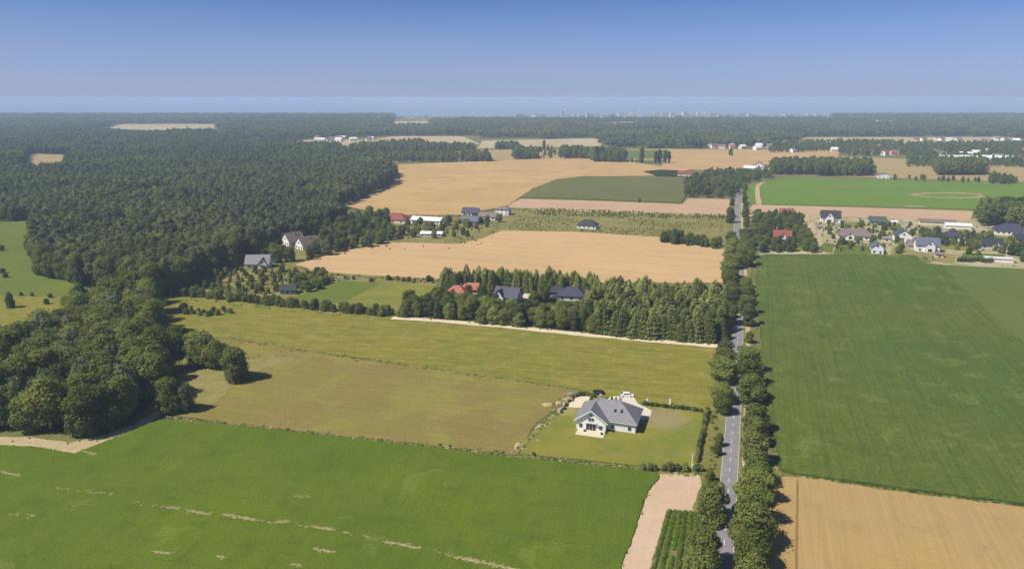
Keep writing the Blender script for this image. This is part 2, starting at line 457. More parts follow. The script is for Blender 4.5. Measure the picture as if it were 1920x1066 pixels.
def ribbon(name, pts, width, mat, z=None, jit=0.0, kind='structure', label=None, cat=None, off=0.0, parent=None, wvar=0.0):
    """A strip of ground along a smooth line of world points."""
    if z is None:
        SHEET[0] += 0.0042
        z = SHEET[0]
    fine = smooth(pts)
    rnd = random.Random(len(pts) * 13 + int(width * 10))
    vs, fs = [], []
    for i, p in enumerate(fine):
        a = fine[max(0, i - 1)]; c = fine[min(len(fine) - 1, i + 1)]
        t = (c - a).normalized()
        nr = Vector((t.y, -t.x, 0))
        w = width * 0.5 * (1 + wvar * (mnoise.noise(Vector((p.x * .08, p.y * .08, 9.1))) + rnd.random() - 0.5))
        q = p + nr * off
        j1, j2 = (rnd.random() - .5) * jit, (rnd.random() - .5) * jit
        vs.append((*(q - nr * (w + j1)).xy, z)); vs.append((*(q + nr * (w + j2)).xy, z))
        if i:
            k = 2 * i
            fs.append((k - 2, k - 1, k + 1, k))
    me = bpy.data.meshes.new(name)
    me.from_pydata(vs, [], fs)
    o = link(name, me, mat, parent)
    if parent is None:
        tag(o, label, cat, None, kind)
    return o

def smooth(pts, sub=10):
    out = []
    n = len(pts)
    for i in range(n - 1):
        p0, p1, p2, p3 = pts[max(0, i - 1)], pts[i], pts[i + 1], pts[min(n - 1, i + 2)]
        for k in range(sub):
            t = k / sub
            out.append(0.5 * ((2 * p1) + (p2 - p0) * t + (2 * p0 - 5 * p1 + 4 * p2 - p3) * t * t + (3 * p1 - p0 - 3 * p2 + p3) * t * t * t))
    out.append(pts[-1])
    return out

# land to the coast, then the sea to the horizon
COAST = at(960, 218).y
pts = [(-60000, -900), (60000, -900), (60000, 3900)]
xs = [60000, 30000, 14000] + [8000 - 250 * i for i in range(65)] + [-14000, -30000, -60000]
pts = [(-60000, -900, 0), (60000, -900, 0)] + [(x, COAST + 60 * mnoise.noise(Vector((x * 0.0008, 0, 0))) * (1 if abs(x) < 9000 else 0), 0) for x in xs]
bm = bmesh.new()
vs = [bm.verts.new(p) for p in pts]
es = [bm.edges.new((vs[i], vs[(i + 1) % len(vs)])) for i in range(len(vs))]
bmesh.ops.triangle_fill(bm, edges=es, use_beauty=True, normal=(0, 0, 1))
for f in bm.faces:
    if f.normal.z < 0: f.normal_flip()
me = bpy.data.meshes.new('ground'); bm.to_mesh(me); bm.free()
tag(link('ground', me, M['ground']), 'level farmland reaching to the coast', None, None, 'structure')
me = bpy.data.meshes.new('sea')
me.from_pydata([(-80000, 3500, -0.6), (80000, 3500, -0.6), (80000, 80000, -0.6), (-80000, 80000, -0.6)], [], [(0, 1, 2, 3)])
tag(link('sea', me, M['water']), 'blue sea along the horizon', None, None, 'structure')

# forest ground
W1 = [(-60, 262), (200, 252), (420, 262), (560, 282), (700, 312), (742, 330), (738, 345), (690, 365), (640, 388), (632, 405), (650, 420), (560, 450), (505, 462), (450, 490), (410, 510), (340, 545),
      (282, 562), (165, 540), (120, 527), (80, 520), (62, 508), (60, 480), (72, 445), (60, 415), (-60, 405)]
W2 = [(-60, 662), (60, 658), (105, 630), (140, 602), (175, 575), (230, 560), (284, 566), (296, 612), (312, 650), (316, 680), (312, 705), (298, 735), (280, 765), (245, 790), (205, 808), (140, 814), (60, 802), (-60, 798)]
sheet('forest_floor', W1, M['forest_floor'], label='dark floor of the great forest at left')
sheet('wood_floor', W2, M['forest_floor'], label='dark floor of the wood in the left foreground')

# far fields
sheet('pale_field', [(150, 254), (400, 252), (402, 233), (230, 233)], M['pale_far'], label='pale strip of field beyond the forest')
sheet('yellow_field', [(40, 325), (115, 327), (135, 291), (60, 288)], M['tan_far'], label='small yellow clearing in the forest at left')
sheet('tan_field', [(555, 272), (750, 274), (900, 270), (870, 256), (745, 254), (700, 262), (570, 263)], M['pale_far'], label='pale field behind the forest')
sheet('tan_field', [(895, 278), (1130, 274), (1120, 259), (905, 264)], M['pale_far'], label='pale fields beyond the tree belts')
sheet('tan_field', [(700, 305), (960, 300), (1130, 300), (1260, 300), (1255, 279), (1130, 282), (960, 280), (840, 284), (690, 292)], M['tan_far'], label='tan fields behind the big wheat field')
sheet('tan_field', [(1240, 318), (1440, 318), (1450, 300), (1570, 296), (1575, 281), (1250, 280)], M['wheat_orange'], label='long tan field left of the dark copse')
sheet('tan_field', [(1560, 330), (1760, 336), (1980, 342), (1980, 312), (1850, 310), (1740, 300), (1580, 293)], M['tan_far'], label='tan field behind the round copse')
sheet('green_strip', [(1165, 297), (1258, 298), (1255, 282), (1175, 282)], M['green_pasture'], label='thin green strip by the poplars')
sheet('pale_field', [(1490, 270), (1905, 270), (1895, 257), (1510, 258)], M['pale_far'], label='pale strip before the far village')
for x0, x1, y0, y1 in ((420, 560, 231, 224), (600, 720, 226, 222), (1100, 1200, 240, 232), (1560, 1700, 236, 230), (1180, 1420, 252, 246), (300, 480, 262, 258), (1500, 1640, 247, 241)):
    sheet('far_clearing', [(x0, y0), (x1, y0 - .5), (x1 - 12, y1), (x0 + 10, y1)], M['tan_far'], label='narrow tan clearing in the far woods')
sheet('pale_field', [(740, 240), (800, 240), (805, 227), (735, 228)], M['pale_far'], label='pale patch before the city')

# big fields
sheet('settlement_ground', [(1400, 398), (1500, 402), (1830, 410), (1990, 412), (1990, 512), (1730, 494), (1715, 478), (1425, 478), (1405, 440)], M['yard'], label='sandy ground of the settlement right of the road')
sheet('scrubland', [(950, 388), (1372, 403), (1372, 470), (1240, 455), (930, 445), (880, 472), (700, 470), (560, 500), (470, 510), (590, 455), (660, 415), (740, 402), (850, 410)],
      M['scrub'], kind='structure', label='rough scrubland round the middle hamlet')
sheet('garden_ground', [(420, 490), (560, 492), (600, 512), (830, 520), (830, 575), (745, 590), (560, 572), (330, 550), (400, 505)], M['scrub'], label='rough gardens behind the hedge row')
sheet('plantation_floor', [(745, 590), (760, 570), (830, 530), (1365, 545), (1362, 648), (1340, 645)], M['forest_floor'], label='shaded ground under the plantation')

def crop(name, px, mat, h, label, cat='field', **kw):
    return sheet(name, px, mat, h=h, kind='stuff', label=label, cat=cat, **kw)

crop('wheat_field', [(640, 384), (690, 362), (738, 342), (748, 309), (850, 305), (1000, 299), (1130, 297), (1165, 302), (1240, 312), (1300, 318), (1230, 330), (1100, 332), (1045, 337), (1000, 355), (975, 371),
                     (950, 388), (860, 404), (760, 404), (700, 398)], M['wheat_orange'], 0.7, 'large orange wheat field beside the forest', jit=0.8)
crop('green_crop_field', [(975, 371), (1000, 354), (1045, 337), (1100, 331), (1282, 336), (1285, 368), (1278, 381), (1120, 375)], M['green_dark'], 1.0, 'dark green field set into the wheat fields')
crop('stubble_field', [(945, 389), (976, 373), (1120, 377), (1280, 383), (1290, 372), (1368, 374), (1368, 405), (1100, 397)], M['stubble'], 0.25, 'pinkish stubble strip below the dark green field')
crop('wheat_field', [(555, 497), (640, 473), (720, 455), (860, 459), (905, 448), (940, 434), (1080, 436), (1240, 446), (1352, 466), (1364, 470), (1362, 532), (1100, 532), (830, 524), (700, 518), (595, 510)],
     M['wheat_pale'], 0.7, 'pale ripe wheat field in the middle distance')
crop('green_crop_field', [(1428, 384), (1424, 350), (1440, 337), (1500, 334), (1750, 341), (1990, 346), (1990, 402), (1830, 393), (1600, 387)], M['green_far'], 0.6, 'bright green field right of the far road')
sheet('green_plot', [(1400, 381), (1398, 350), (1416, 346), (1415, 381)], M['green_far'], label='small green plot by the far road')
ribbon('field_streak', ats([(1708, 366), (1740, 363), (1790, 362.5), (1842, 365.5)]), 9.0, M['tan_far'], z=.64, jit=2.0, wvar=.6, label='upper pale streak in the bright green field')
ribbon('field_streak', ats([(1712, 367), (1740, 370), (1780, 372), (1830, 371), (1842, 368)]), 7.0, M['tan_far'], z=.65, jit=2.0, wvar=.6, label='lower pale streak in the bright green field')
ribbon('field_streak', ats([(1696, 388), (1715, 388), (1735, 389)]), 6.0, M['tan_far'], z=.65, jit=1.0, wvar=.4, label='short pale streak on the lower edge of the bright green field')
crop('stubble_field', [(1400, 398), (1412, 384), (1600, 389), (1826, 396), (1820, 414), (1700, 411), (1500, 403)], M['stubble'], 0.25, 'pinkish stubble strip behind the settlement')
crop('maize_field', [(1418, 482), (1440, 479), (1715, 481), (1738, 496), (1765, 499), (1795, 535), (1920, 648), (1990, 702), (1990, 962), (1920, 949), (1700, 922), (1500, 893), (1465, 884), (1447, 800), (1436, 720), (1428, 650), (1418, 560)],
     M['maize'], 1.1, 'wide dark green maize field right of the road')
crop('maize_field', [(1765, 499), (1920, 507), (1990, 512), (1990, 702), (1920, 648), (1795, 535)], M['maize_pale'], 1.0, 'paler green crop in the right corner beyond the maize')
crop('wheat_field', [(1447, 897), (1500, 899), (1700, 927), (1920, 955), (1990, 964), (2100, 1150), (1400, 1150), (1430, 1000), (1440, 940)], M['wheat_gold'], 0.75, 'golden wheat field in the lower right corner')
sheet('meadow', [(286, 556), (330, 552), (560, 574), (745, 592), (1000, 618), (1345, 652), (1352, 700), (1345, 775), (1310, 900), (1230, 892), (1200, 752), (1062, 726), (700, 676), (420, 633), (345, 640), (300, 612)],
      M['meadow'], label='rough yellow-green meadow left of the road')
sheet('fallow_field', [(345, 640), (420, 634), (700, 677), (1062, 727), (1045, 765), (1000, 800), (968, 853), (700, 823), (420, 793), (305, 776), (330, 740), (345, 690)],
      M['fallow'], label='brownish fallow field beside the wood')
crop('beet_field', [(-120, 834), (0, 836), (70, 840), (140, 852), (200, 828), (300, 788), (420, 797), (700, 828), (960, 858), (1200, 882), (1236, 892), (1214, 922), (1196, 975), (1172, 1040), (1140, 1150), (-160, 1150)],
     M['beet'], 0.45, 'bright green beet field filling the foreground', step=1.2, jit=0.5)
sheet('field_track', [(-80, 818), (60, 820), (130, 830), (200, 815), (255, 794), (296, 770), (312, 776), (270, 796), (206, 826), (140, 851), (70, 838), (-80, 834)], M['sand'], label='sandy track along the edge of the wood')
sheet('bare_soil', [(1236, 888), (1332, 892), (1325, 950), (1312, 964), (1250, 957), (1222, 1066), (1205, 1150), (1135, 1150), (1172, 1040), (1196, 975), (1214, 922)], M['soil'], label='bare pinkish sandy soil beside the beet field')
sheet('pasture', [(-60, 410), (60, 418), (70, 450), (60, 490), (64, 510), (90, 522), (150, 530), (165, 541), (130, 556), (-60, 560)], M['green_pasture'], label='green pasture behind the left wood')
sheet('pasture_scrub', [(-60, 556), (120, 556), (170, 545), (200, 565), (140, 622), (105, 655), (60, 688), (-60, 692)], M['meadow'], label='rough pasture between the woods')
sheet('pasture', [(545, 560), (600, 540), (640, 526), (712, 531), (640, 569)], M['green_pasture'], label='green paddock behind the hedge row')
sheet('paddock', [(642, 570), (712, 531), (818, 536), (795, 560), (742, 574)], M['lawn'], label='mown yellowish paddock beside the red roofed house')
sheet('garden_green', [(420, 497), (470, 484), (500, 470), (530, 476), (500, 500), (440, 508)], M['green_pasture'], label='green garden slope below the forest')
sheet('garden_green', [(565, 430), (610, 418), (640, 424), (600, 440)], M['lawn'], label='small lawn by the forest edge')
sheet('garden_green', [(1562, 478), (1568, 456), (1648, 462), (1655, 482)], M['green_pasture'], label='green lawn in the settlement')
sheet('garden_dry', [(1668, 482), (1675, 462), (1730, 470), (1790, 478), (1790, 492), (1735, 490), (1715, 482)], M['lawn_dry'], label='dry yellow plot in the settlement')
sheet('garden_green', [(1850, 440), (1920, 448), (1960, 462), (1850, 452)], M['green_pasture'], label='green lawn at the right edge of the settlement')
# home garden
sheet('garden_lawn', [(1050, 762), (1072, 742), (1110, 735), (1200, 752), (1318, 768), (1318, 820), (1306, 878), (1200, 873), (972, 851), (1000, 815)], M['lawn'], label='lawn round the grey roofed house')
sheet('dry_verge', [(330, 705), (420, 680), (530, 668), (555, 672), (500, 690), (440, 720), (395, 760), (350, 760)], M['lawn_dry'], label='dry grass bank under the trees', jit=1.6)

# lanes
ribbon('wheel_track', ats([(1495, 904), (1494, 980), (1492, 1100)]), .55, M['sand_dark'], z=.755, jit=.1, label='dark wheel track through the golden wheat')
lane = ats([(735, 596), (800, 600), (900, 608), (1050, 623), (1200, 637), (1345, 649)])
ribbon('farm_lane', lane, 4.4, M['lane'], jit=0.5, wvar=0.25, label='pale sandy lane in front of the plantation')
ribbon('settlement_track', ats([(1506, 402), (1518, 425), (1530, 450), (1540, 478)]), 7.0, M['sand'], jit=0.8, label='sandy track into the settlement')
ribbon('far_track', ats([(1424, 384), (1420, 362), (1424, 346), (1450, 338)]), 5.0, M['sand'], label='sandy track beside the bright green field')
ribbon('settlement_lane', ats([(1735, 494), (1770, 499), (1850, 503), (1960, 510)]), 3.0, M['sand'], jit=0.6, label='pale lane along the top of the maize field')
ribbon('settlement_lane', ats([(1535, 446), (1580, 452), (1640, 457), (1670, 450), (1668, 430)]), 4.0, M['sand'], jit=0.6, label='sandy lane between the settlement houses')
ribbon('garden_path', ats([(1062, 735), (1045, 768), (1020, 795), (985, 830), (966, 852)]), 1.1, M['lawn_dry'], jit=0.5, wvar=0.6, label='worn dry path beside the garden')

ROADPX = [(1346, 1180), (1351, 1110), (1357, 1030), (1367, 895), (1374, 797), (1379, 720), (1383, 636), (1384, 560), (1383, 500), (1381, 430), (1383, 380), (1386, 340), (1383, 326), (1370, 318)]
ROADW = ats(ROADPX)
ROADF = smooth(ROADW)
ribbon('road_verge', ROADW, 15.0, M['grass'], jit=0.8, wvar=0.15, label='grass verges of the main road')
ribbon('footpath', ROADW[:12], 2.0, M['sand'], off=4.2, jit=0.25, label='sandy footpath along the right of the road')
road = ribbon('main_road', ROADW, 4.6, M['asphalt'], label='straight grey asphalt road between tree rows')
ZR = SHEET[0]
def road_points(step, start=0.0):
    out, acc = [], start
    for i in range(len(ROADF) - 1):
        a, c = ROADF[i], ROADF[i + 1]
        L = (c - a).length
        while acc < L:
            t = (c - a).normalized()
            out.append((a + t * acc, t)); acc += step
        acc -= L
    return out
def flat_quad(name, p, t, ln, wd, z, mat, parent):
    n = Vector((t.y, -t.x, 0))
    c = [p + t * ln / 2 + n * wd / 2, p - t * ln / 2 + n * wd / 2, p - t * ln / 2 - n * wd / 2, p + t * ln / 2 - n * wd / 2]
    me = bpy.data.meshes.new(name)
    me.from_pydata([(q.x, q.y, z) for q in c], [], [(0, 3, 2, 1)])
    return link(name, me, mat, parent)
for p, t in road_points(6.0):
    if p.length < 420:
        flat_quad('lane_dash', p, t, 2.2, 0.16, ZR + 0.006, M['paint'], road)
for s in (-1, 1):
    ribbon('edge_line', ROADW[:11], 0.09, M['paint'], z=ZR + 0.006, off=s * 2.14, parent=road)

# ------------------------------------------------------------------ trees
def leaf_cloud(lobes, n, size, seed, outw=1.0, inner=0.25, flat=0.0):
    """Leaf sprays (bent four-cornered faces) spread over and inside a set of ellipsoid lobes."""
    r = np.random.RandomState(seed)
    L = np.array([[*l[0], *l[1]] for l in lobes], float)
    area = (L[:, 3] * L[:, 4] + L[:, 4] * L[:, 5] + L[:, 3] * L[:, 5])
    k = int(n * 2.2)
    li = r.choice(len(L), k, p=area / area.sum())
    d = r.normal(size=(k, 3)); d /= np.linalg.norm(d, axis=1)[:, None]
    rad = np.where(r.rand(k) < inner, 0.45 + 0.5 * r.rand(k), 0.82 + 0.28 * r.rand(k))
    rad = np.where(r.rand(k) < 0.09, 1.08 + 0.32 * r.rand(k), rad)
    P = L[li, :3] + d * L[li, 3:] * rad[:, None]
    keep = np.ones(k, bool)
    for j in range(len(L)):
        q = (P - L[j, :3]) / L[j, 3:]
        dj = (q * q).sum(1)
        keep &= ~((dj < 0.45) & (li != j))
    P, d, li = P[keep][:n], d[keep][:n], li[keep][:n]
    m = len(P)
    N = d / L[li, 3:]
    N /= np.linalg.norm(N, axis=1)[:, None]
    N = N * outw + r.normal(size=(m, 3)) * 0.38 + np.array([0, 0, 0.25])
    N /= np.linalg.norm(N, axis=1)[:, None]
    A = np.cross(N, r.normal(size=(m, 3))); A /= np.linalg.norm(A, axis=1)[:, None]
    B = np.cross(N, A)
    s = size * (0.6 + 0.8 * r.rand(m))[:, None]
    V = np.empty((m, 4, 3))
    for c, (a, b_) in enumerate(((1, 0.15), (0.1, 0.8), (-1, -0.1), (-0.15, -0.8))):
        V[:, c] = P + A * s * a * (0.7 + 0.5 * r.rand(m))[:, None] + B * s * b_ * (0.7 + 0.5 * r.rand(m))[:, None] + N * s * (0.35 * (r.rand(m) - 0.5))[:, None]
    return V.reshape(-1, 3), np.arange(m * 4).reshape(m, 4)

def mesh_np(name, V, F, mat):
    me = bpy.data.meshes.new(name)
    nv, nf = len(V), len(F)
    me.vertices.add(nv); me.vertices.foreach_set('co', np.asarray(V, np.float32).ravel())
    k = F.shape[1]
    me.loops.add(nf * k); me.loops.foreach_set('vertex_index', F.astype(np.int32).ravel())
    me.polygons.add(nf); me.polygons.foreach_set('loop_start', np.arange(0, nf * k, k, dtype=np.int32))
    me.update(calc_edges=True)
    me.materials.append(mat)
    return me

def tube(bm, pts, rads, n=6):
    prev = None
    for i, p in enumerate(pts):
        p = Vector(p)
        a = Vector(pts[max(0, i - 1)]); c = Vector(pts[min(len(pts) - 1, i + 1)])
        t = (c - a).normalized()
        u = t.cross(Vector((0.31, 0.95, 0.11))).normalized(); w = t.cross(u)
        ring = [bm.verts.new(p + (u * math.cos(6.2832 * k / n) + w * math.sin(6.2832 * k / n)) * rads[i]) for k in range(n)]
        if prev:
            for k in range(n):
                bm.faces.new((prev[k], prev[(k + 1) % n], ring[(k + 1) % n], ring[k]))
        prev = ring
    bm.faces.new(prev)

def trunk_mesh(name, h, r0, top, limbs, seed, mat):
    rnd = random.Random(seed)
    bm = bmesh.new()
    lean = (rnd.uniform(-.4, .4), rnd.uniform(-.4, .4))
    tube(bm, [(0, 0, -0.3), (0, 0, h * .15), (lean[0] * .5, lean[1] * .5, h * .4), (lean[0], lean[1], h * top)], [r0 * 1.35, r0, r0 * .75, r0 * .25])
    for i in range(limbs):
        a = rnd.uniform(0, 6.28); z0 = h * rnd.uniform(.25, .5); ln = h * rnd.uniform(.22, .36)
        tube(bm, [(lean[0] * .5, lean[1] * .5, z0), (math.cos(a) * ln * .5, math.sin(a) * ln * .5, z0 + ln * .45), (math.cos(a) * ln, math.sin(a) * ln, z0 + ln * .9)], [r0 * .45, r0 * .3, r0 * .1], 5)
    me = bpy.data.meshes.new(name); bm.to_mesh(me); bm.free()
    me.materials.append(mat)
    return me

def broad_lobes(h, w, seed, n=20, base=0.16):
    rnd = random.Random(seed)
    out = [((0, 0, h * .54), (w * .34, w * .34, h * .40))]
    if base < .1:
        for i in range(6):
            a = rnd.uniform(0, 6.283); s = w * rnd.uniform(.12, .18)
            out.append(((math.cos(a) * w * .26, math.sin(a) * w * .26, h * rnd.uniform(.10, .2)), (s, s, s)))
    for i in range(n):
        a = rnd.uniform(0, 6.283); zf = rnd.uniform(base + .12, .88)
        env = math.sin(math.pi * min(1, max(0, (zf - base + .1) / (1.12 - base)))) ** .6
        rr = w * .36 * env * rnd.uniform(.7, 1.05)
        s = w * rnd.uniform(.10, .23)
        out.append(((math.cos(a) * rr, math.sin(a) * rr, h * zf), (s, s, s * rnd.uniform(.75, 1.0))))
    out.append(((rnd.uniform(-.3, .3), rnd.uniform(-.3, .3), h * .88), (w * .2, w * .2, h * .12)))
    return out

def spruce_cloud(h, w, n, size, seed, base=.04):
    r = np.random.RandomState(seed)
    zf = 1 - np.sqrt(r.rand(n)) * (1 - base)
    tier = 0.92 + 0.08 * np.cos(zf * h * 4.2 + r.rand(n) * 2.0)
    rad = w * .5 * (1 - zf) ** .68 * tier * np.where(r.rand(n) < .3, .4 + .5 * r.rand(n), .85 + .3 * r.rand(n)) + .06
    a = r.rand(n) * 6.2832
    lop = 1 + .16 * np.cos(a * 3 + seed) + .1 * np.cos(a * 5 + seed * 2)
    P = np.stack([np.cos(a) * rad * lop, np.sin(a) * rad * lop, zf * h - rad * .18], 1)
    A = np.stack([np.cos(a), np.sin(a), -.35 + .5 * r.rand(n)], 1)
    A /= np.linalg.norm(A, axis=1)[:, None]
    B = np.stack([-np.sin(a), np.cos(a), r.normal(size=n) * .5], 1)
    s = size * (.6 + .8 * r.rand(n))[:, None]
    V = np.empty((n, 4, 3))
    for c, (x, y) in enumerate(((1.1, .1), (.1, .6), (-.9, 0), (.05, -.6))):
        V[:, c] = P + A * s * x + B * s * y
    return V.reshape(-1, 3), np.arange(n * 4).reshape(n, 4)

CROWN, TRUNK = {}, {}
def def_tree(kind, h, w, leaf, n, size, seed, bark='bark', nl=22, base=.16, limbs=5, r0=None):
    V, F = leaf_cloud(broad_lobes(h, w, seed, nl, base), n, size, seed)
    V[:, 2] = np.maximum(V[:, 2], .15)
    CROWN.setdefault(kind, []).append(mesh_np(kind + '_crown', V, F, M[leaf]))
    TRUNK.setdefault(kind, []).append(trunk_mesh(kind + '_trunk', h, r0 or h * .026, .7, limbs, seed, M[bark]))
def def_spruce(kind, h, w, leaf, n, size, seed):
    V, F = spruce_cloud(h, w, n, size, seed)
    CROWN.setdefault(kind, []).append(mesh_np(kind + '_crown', V, F, M[leaf]))
    TRUNK.setdefault(kind, []).append(trunk_mesh(kind + '_trunk', h, h * .013, .92, 0, seed, M['bark']))
def def_pine(kind, h, w, leaf, n, size, seed):
    rnd = random.Random(seed)
    lobes = [((0, 0, h * .76), (w * .3, w * .3, h * .2))]
    for i in range(9):
        a = rnd.uniform(0, 6.28); z = rnd.uniform(.52, .93)
        rr = w * .34 * (1.15 - abs(z - .68) * 2.2)
        s = w * rnd.uniform(.15, .22)
        lobes.append(((math.cos(a) * rr, math.sin(a) * rr, h * z), (s, s, s * .75)))
    V, F = leaf_cloud(lobes, n, size, seed)
    CROWN.setdefault(kind, []).append(mesh_np(kind + '_crown', V, F, M[leaf]))
    TRUNK.setdefault(kind, []).append(trunk_mesh(kind + '_trunk', h, h * .013, .85, 3, seed, M['bark_pine']))

# all prototypes are 10 m tall and get scaled
for s in (11, 12, 13, 14):
    def_tree('lime', 10, 8.2, 'leaf_lime', 5600, .27, s, base=.04 if s % 2 else .12)
for s in (21, 22, 23):
    def_tree('oak', 10, 7.6, 'leaf_oak', 5600, .27, s, base=.02)
for s in (31, 32):
    def_tree('ash', 10, 5.6, 'leaf_dark', 4600, .25, s, nl=22, base=.0)
for s in (41, 42):
    def_tree('willow', 10, 7.2, 'leaf_willow', 4600, .25, s, base=.06)
def_tree('grey', 10, 6.6, 'leaf_grey', 3000, .28, 45, base=.04)
def_tree('copper', 10, 7.0, 'leaf_red', 2400, .3, 46, base=.06)
for s in (51, 52, 53, 54):
    def_spruce('spruce', 10, 3.4 + .45 * (s % 3), 'leaf_spruce', 3200, .25, s)
for s in (61, 62, 63):
    def_pine('pine', 10, 4.6, 'leaf_pine', 1800, .27, s)
for s in (71, 72, 73):
    def_tree('shrub', 10, 11.5, 'leaf_shrub', 1800, .62, s, nl=10, base=-.05, limbs=3)
for s in (74, 75):
    def_tree('bush', 10, 11.0, 'leaf_dark', 1800, .62, s, nl=10, base=-.05, limbs=3)
for s in (81,):
    def_tree('poplar', 10, 2.6, 'leaf_dark', 2000, .24, s, nl=16, base=.0)

KINDNAME = {'lime': ('broadleaf_tree', 'tree'), 'oak': ('broadleaf_tree', 'tree'), 'ash': ('broadleaf_tree', 'tree'), 'willow': ('willow_tree', 'tree'), 'grey': ('broadleaf_tree', 'tree'),
            'copper': ('copper_tree', 'tree'), 'spruce': ('spruce_tree', 'tree'), 'pine': ('pine_tree', 'tree'), 'shrub': ('shrub', 'shrub'), 'bush': ('shrub', 'shrub'), 'poplar': ('poplar_tree', 'tree')}
rt = random.Random(99)
def tree(kind, p, h, label, group=None, wide=1.0):
    nm, cat = KINDNAME[kind]
    if cat == 'shrub' and 'hedge' in label: nm, cat = 'hedge_bush', 'bush'
    i = rt.randrange(len(CROWN[kind]))
    o = empty(nm, (p.x, p.y, 0), rt.uniform(0, 6.283))
    s = h / 10.0
    o.scale = (s * wide * rt.uniform(.92, 1.08), s * wide * rt.uniform(.92, 1.08), s)
    tag(o, label, cat, group)
    link('trunk' if cat == 'tree' else 'stem', TRUNK[kind][i], None, o)
    link('crown' if cat == 'tree' else 'foliage', CROWN[kind][i], None, o)
    return o

ORD = ['first', 'second', 'third', 'fourth', 'fifth', 'sixth', 'seventh', 'eighth', 'ninth', 'tenth', 'eleventh', 'twelfth', 'thirteenth', 'fourteenth', 'fifteenth', 'sixteenth', 'seventeenth', 'eighteenth',
       'nineteenth', 'twentieth', 'twenty-first', 'twenty-second', 'twenty-third', 'twenty-fourth', 'twenty-fifth', 'twenty-sixth', 'twenty-seventh', 'twenty-eighth', 'twenty-ninth', 'thirtieth']
# roadside rows: base point in the photograph, height in metres
RIGHT = [(1408, 1120, 10.5, 'lime'), (1409, 1072, 10, 'lime'), (1411, 1030, 10.5, 'lime'), (1413, 985, 10, 'lime'), (1415, 945, 10.5, 'lime'), (1415, 908, 10, 'lime'),
         (1413, 872, 10, 'oak'), (1414, 838, 9.5, 'lime'), (1413, 812, 9, 'oak'), (1408, 752, 10.5, 'lime'), (1406, 722, 10, 'oak'), (1404, 700, 9.5, 'oak'),
         (1404, 645, 5, 'lime'), (1404, 612, 11, 'ash'), (1406, 592, 11, 'oak'), (1404, 573, 9, 'ash'), (1402, 558, 8, 'oak'), (1402, 540, 6, 'lime'), (1402, 500, 11, 'oak'),
         (1403, 484, 10, 'lime'), (1402, 470, 10, 'lime'), (1402, 448, 8, 'lime'), (1399, 428, 8, 'oak'), (1398, 410, 9, 'oak'), (1398, 395, 9, 'ash'), (1396, 382, 9, 'ash'), (1395, 370, 9, 'ash'), (1395, 358, 9, 'oak')]
for i, (x, y, h, k) in enumerate(RIGHT):
    tree(k, at(x - (4 if 440 < y < 600 else 0), y + rt.uniform(-3, 3)), h * rt.uniform(.88, 1.1), 'roadside tree right of the road, %s from the front of the row' % ORD[i], 'trees along the right of the road', wide=(1.35 if 440 < y < 600 else 1.2 if 650 < y < 770 else 1.05) * rt.uniform(.9, 1.15))
LEFT = [(1308, 1110, 10, 'oak'), (1318, 1066, 10, 'oak'), (1334, 979, 9.5, 'oak'), (1330, 905, 3.8, 'lime'), (1345, 856, 3.6, 'oak'), (1347, 838, 4.0, 'oak'), (1353, 776, 7, 'lime'), (1354, 752, 7.5, 'lime'),
        (1356, 718, 9, 'lime'), (1357, 694, 8.5, 'lime'), (1358, 672, 8, 'grey'), (1366, 606, 10, 'oak'), (1366, 582, 10, 'ash'), (1367, 560, 9, 'oak'), (1366, 536, 9, 'lime'), (1366, 520, 9, 'oak'),
        (1367, 502, 10, 'lime'), (1367, 486, 10, 'lime'), (1370, 474, 10, 'willow'), (1369, 462, 8, 'lime'), (1366, 450, 7, 'oak'), (1368, 420, 11, 'oak'), (1369, 406, 10, 'oak'), (1372, 384, 9, 'ash'), (1374, 370, 9, 'ash')]
for i, (x, y, h, k) in enumerate(LEFT):
    tree(k, at(x + (4 if 440 < y < 600 else 0), y + rt.uniform(-3, 3)), h * rt.uniform(.88, 1.1), 'roadside tree left of the road, %s from the front of the row' % ORD[i], 'trees along the left of the road', wide=(1.5 if 440 < y < 600 else 1.3 if 650 < y < 790 else 1.0) * rt.uniform(.88, 1.15))

# house sites are kept clear of planted trees
CLEAR = []
def poisson(poly, dist, rnd, tries=None, cap=100000, jit=None):
    """Jittered-grid points inside a world polygon."""
    xs = [p[0] for p in poly]; ys = [p[1] for p in poly]
    out = []
    x0, x1, y0, y1 = min(xs), max(xs), min(ys), max(ys)
    nx, ny = int((x1 - x0) / dist) + 1, int((y1 - y0) / dist) + 1
    r = np.random.RandomState(rnd)
    gx, gy = np.meshgrid(np.arange(nx), np.arange(ny))
    X = x0 + (gx + .5 * (gy % 2) + (r.rand(ny, nx) - .5) * .75) * dist
    Y = y0 + (gy + (r.rand(ny, nx) - .5) * .75) * dist
    X, Y = X.ravel(), Y.ravel()
    m = in_poly_np(X, Y, poly)
    X, Y = X[m], Y[m]
    for cx, cy, cr in CLEAR:
        k = (X - cx) ** 2 + (Y - cy) ** 2 > cr * cr
        X, Y = X[k], Y[k]
    return X, Y

def clear(px, py, r):
    p = at(px, py); CLEAR.append((p.x, p.y, r))

# ------------------------------------------------------------------ masses of far trees (too many to count)
def make_protos(cname, specs):
    c = bpy.data.collections.new(cname)
    for i, (cm, tm) in enumerate(specs):
        bm = bmesh.new()
        bm.from_mesh(cm)
        nf = len(bm.faces)
        bm.from_mesh(tm)
        bm.faces.ensure_lookup_table()
        for f in bm.faces[nf:]: f.material_index = 1
        me = bpy.data.meshes.new(cname + '_mesh'); bm.to_mesh(me); bm.free()
        me.materials.append(cm.materials[0]); me.materials.append(tm.materials[0])
        o = bpy.data.objects.new('%s_%02d' % (cname, i), me)
        c.objects.link(o)
    return c

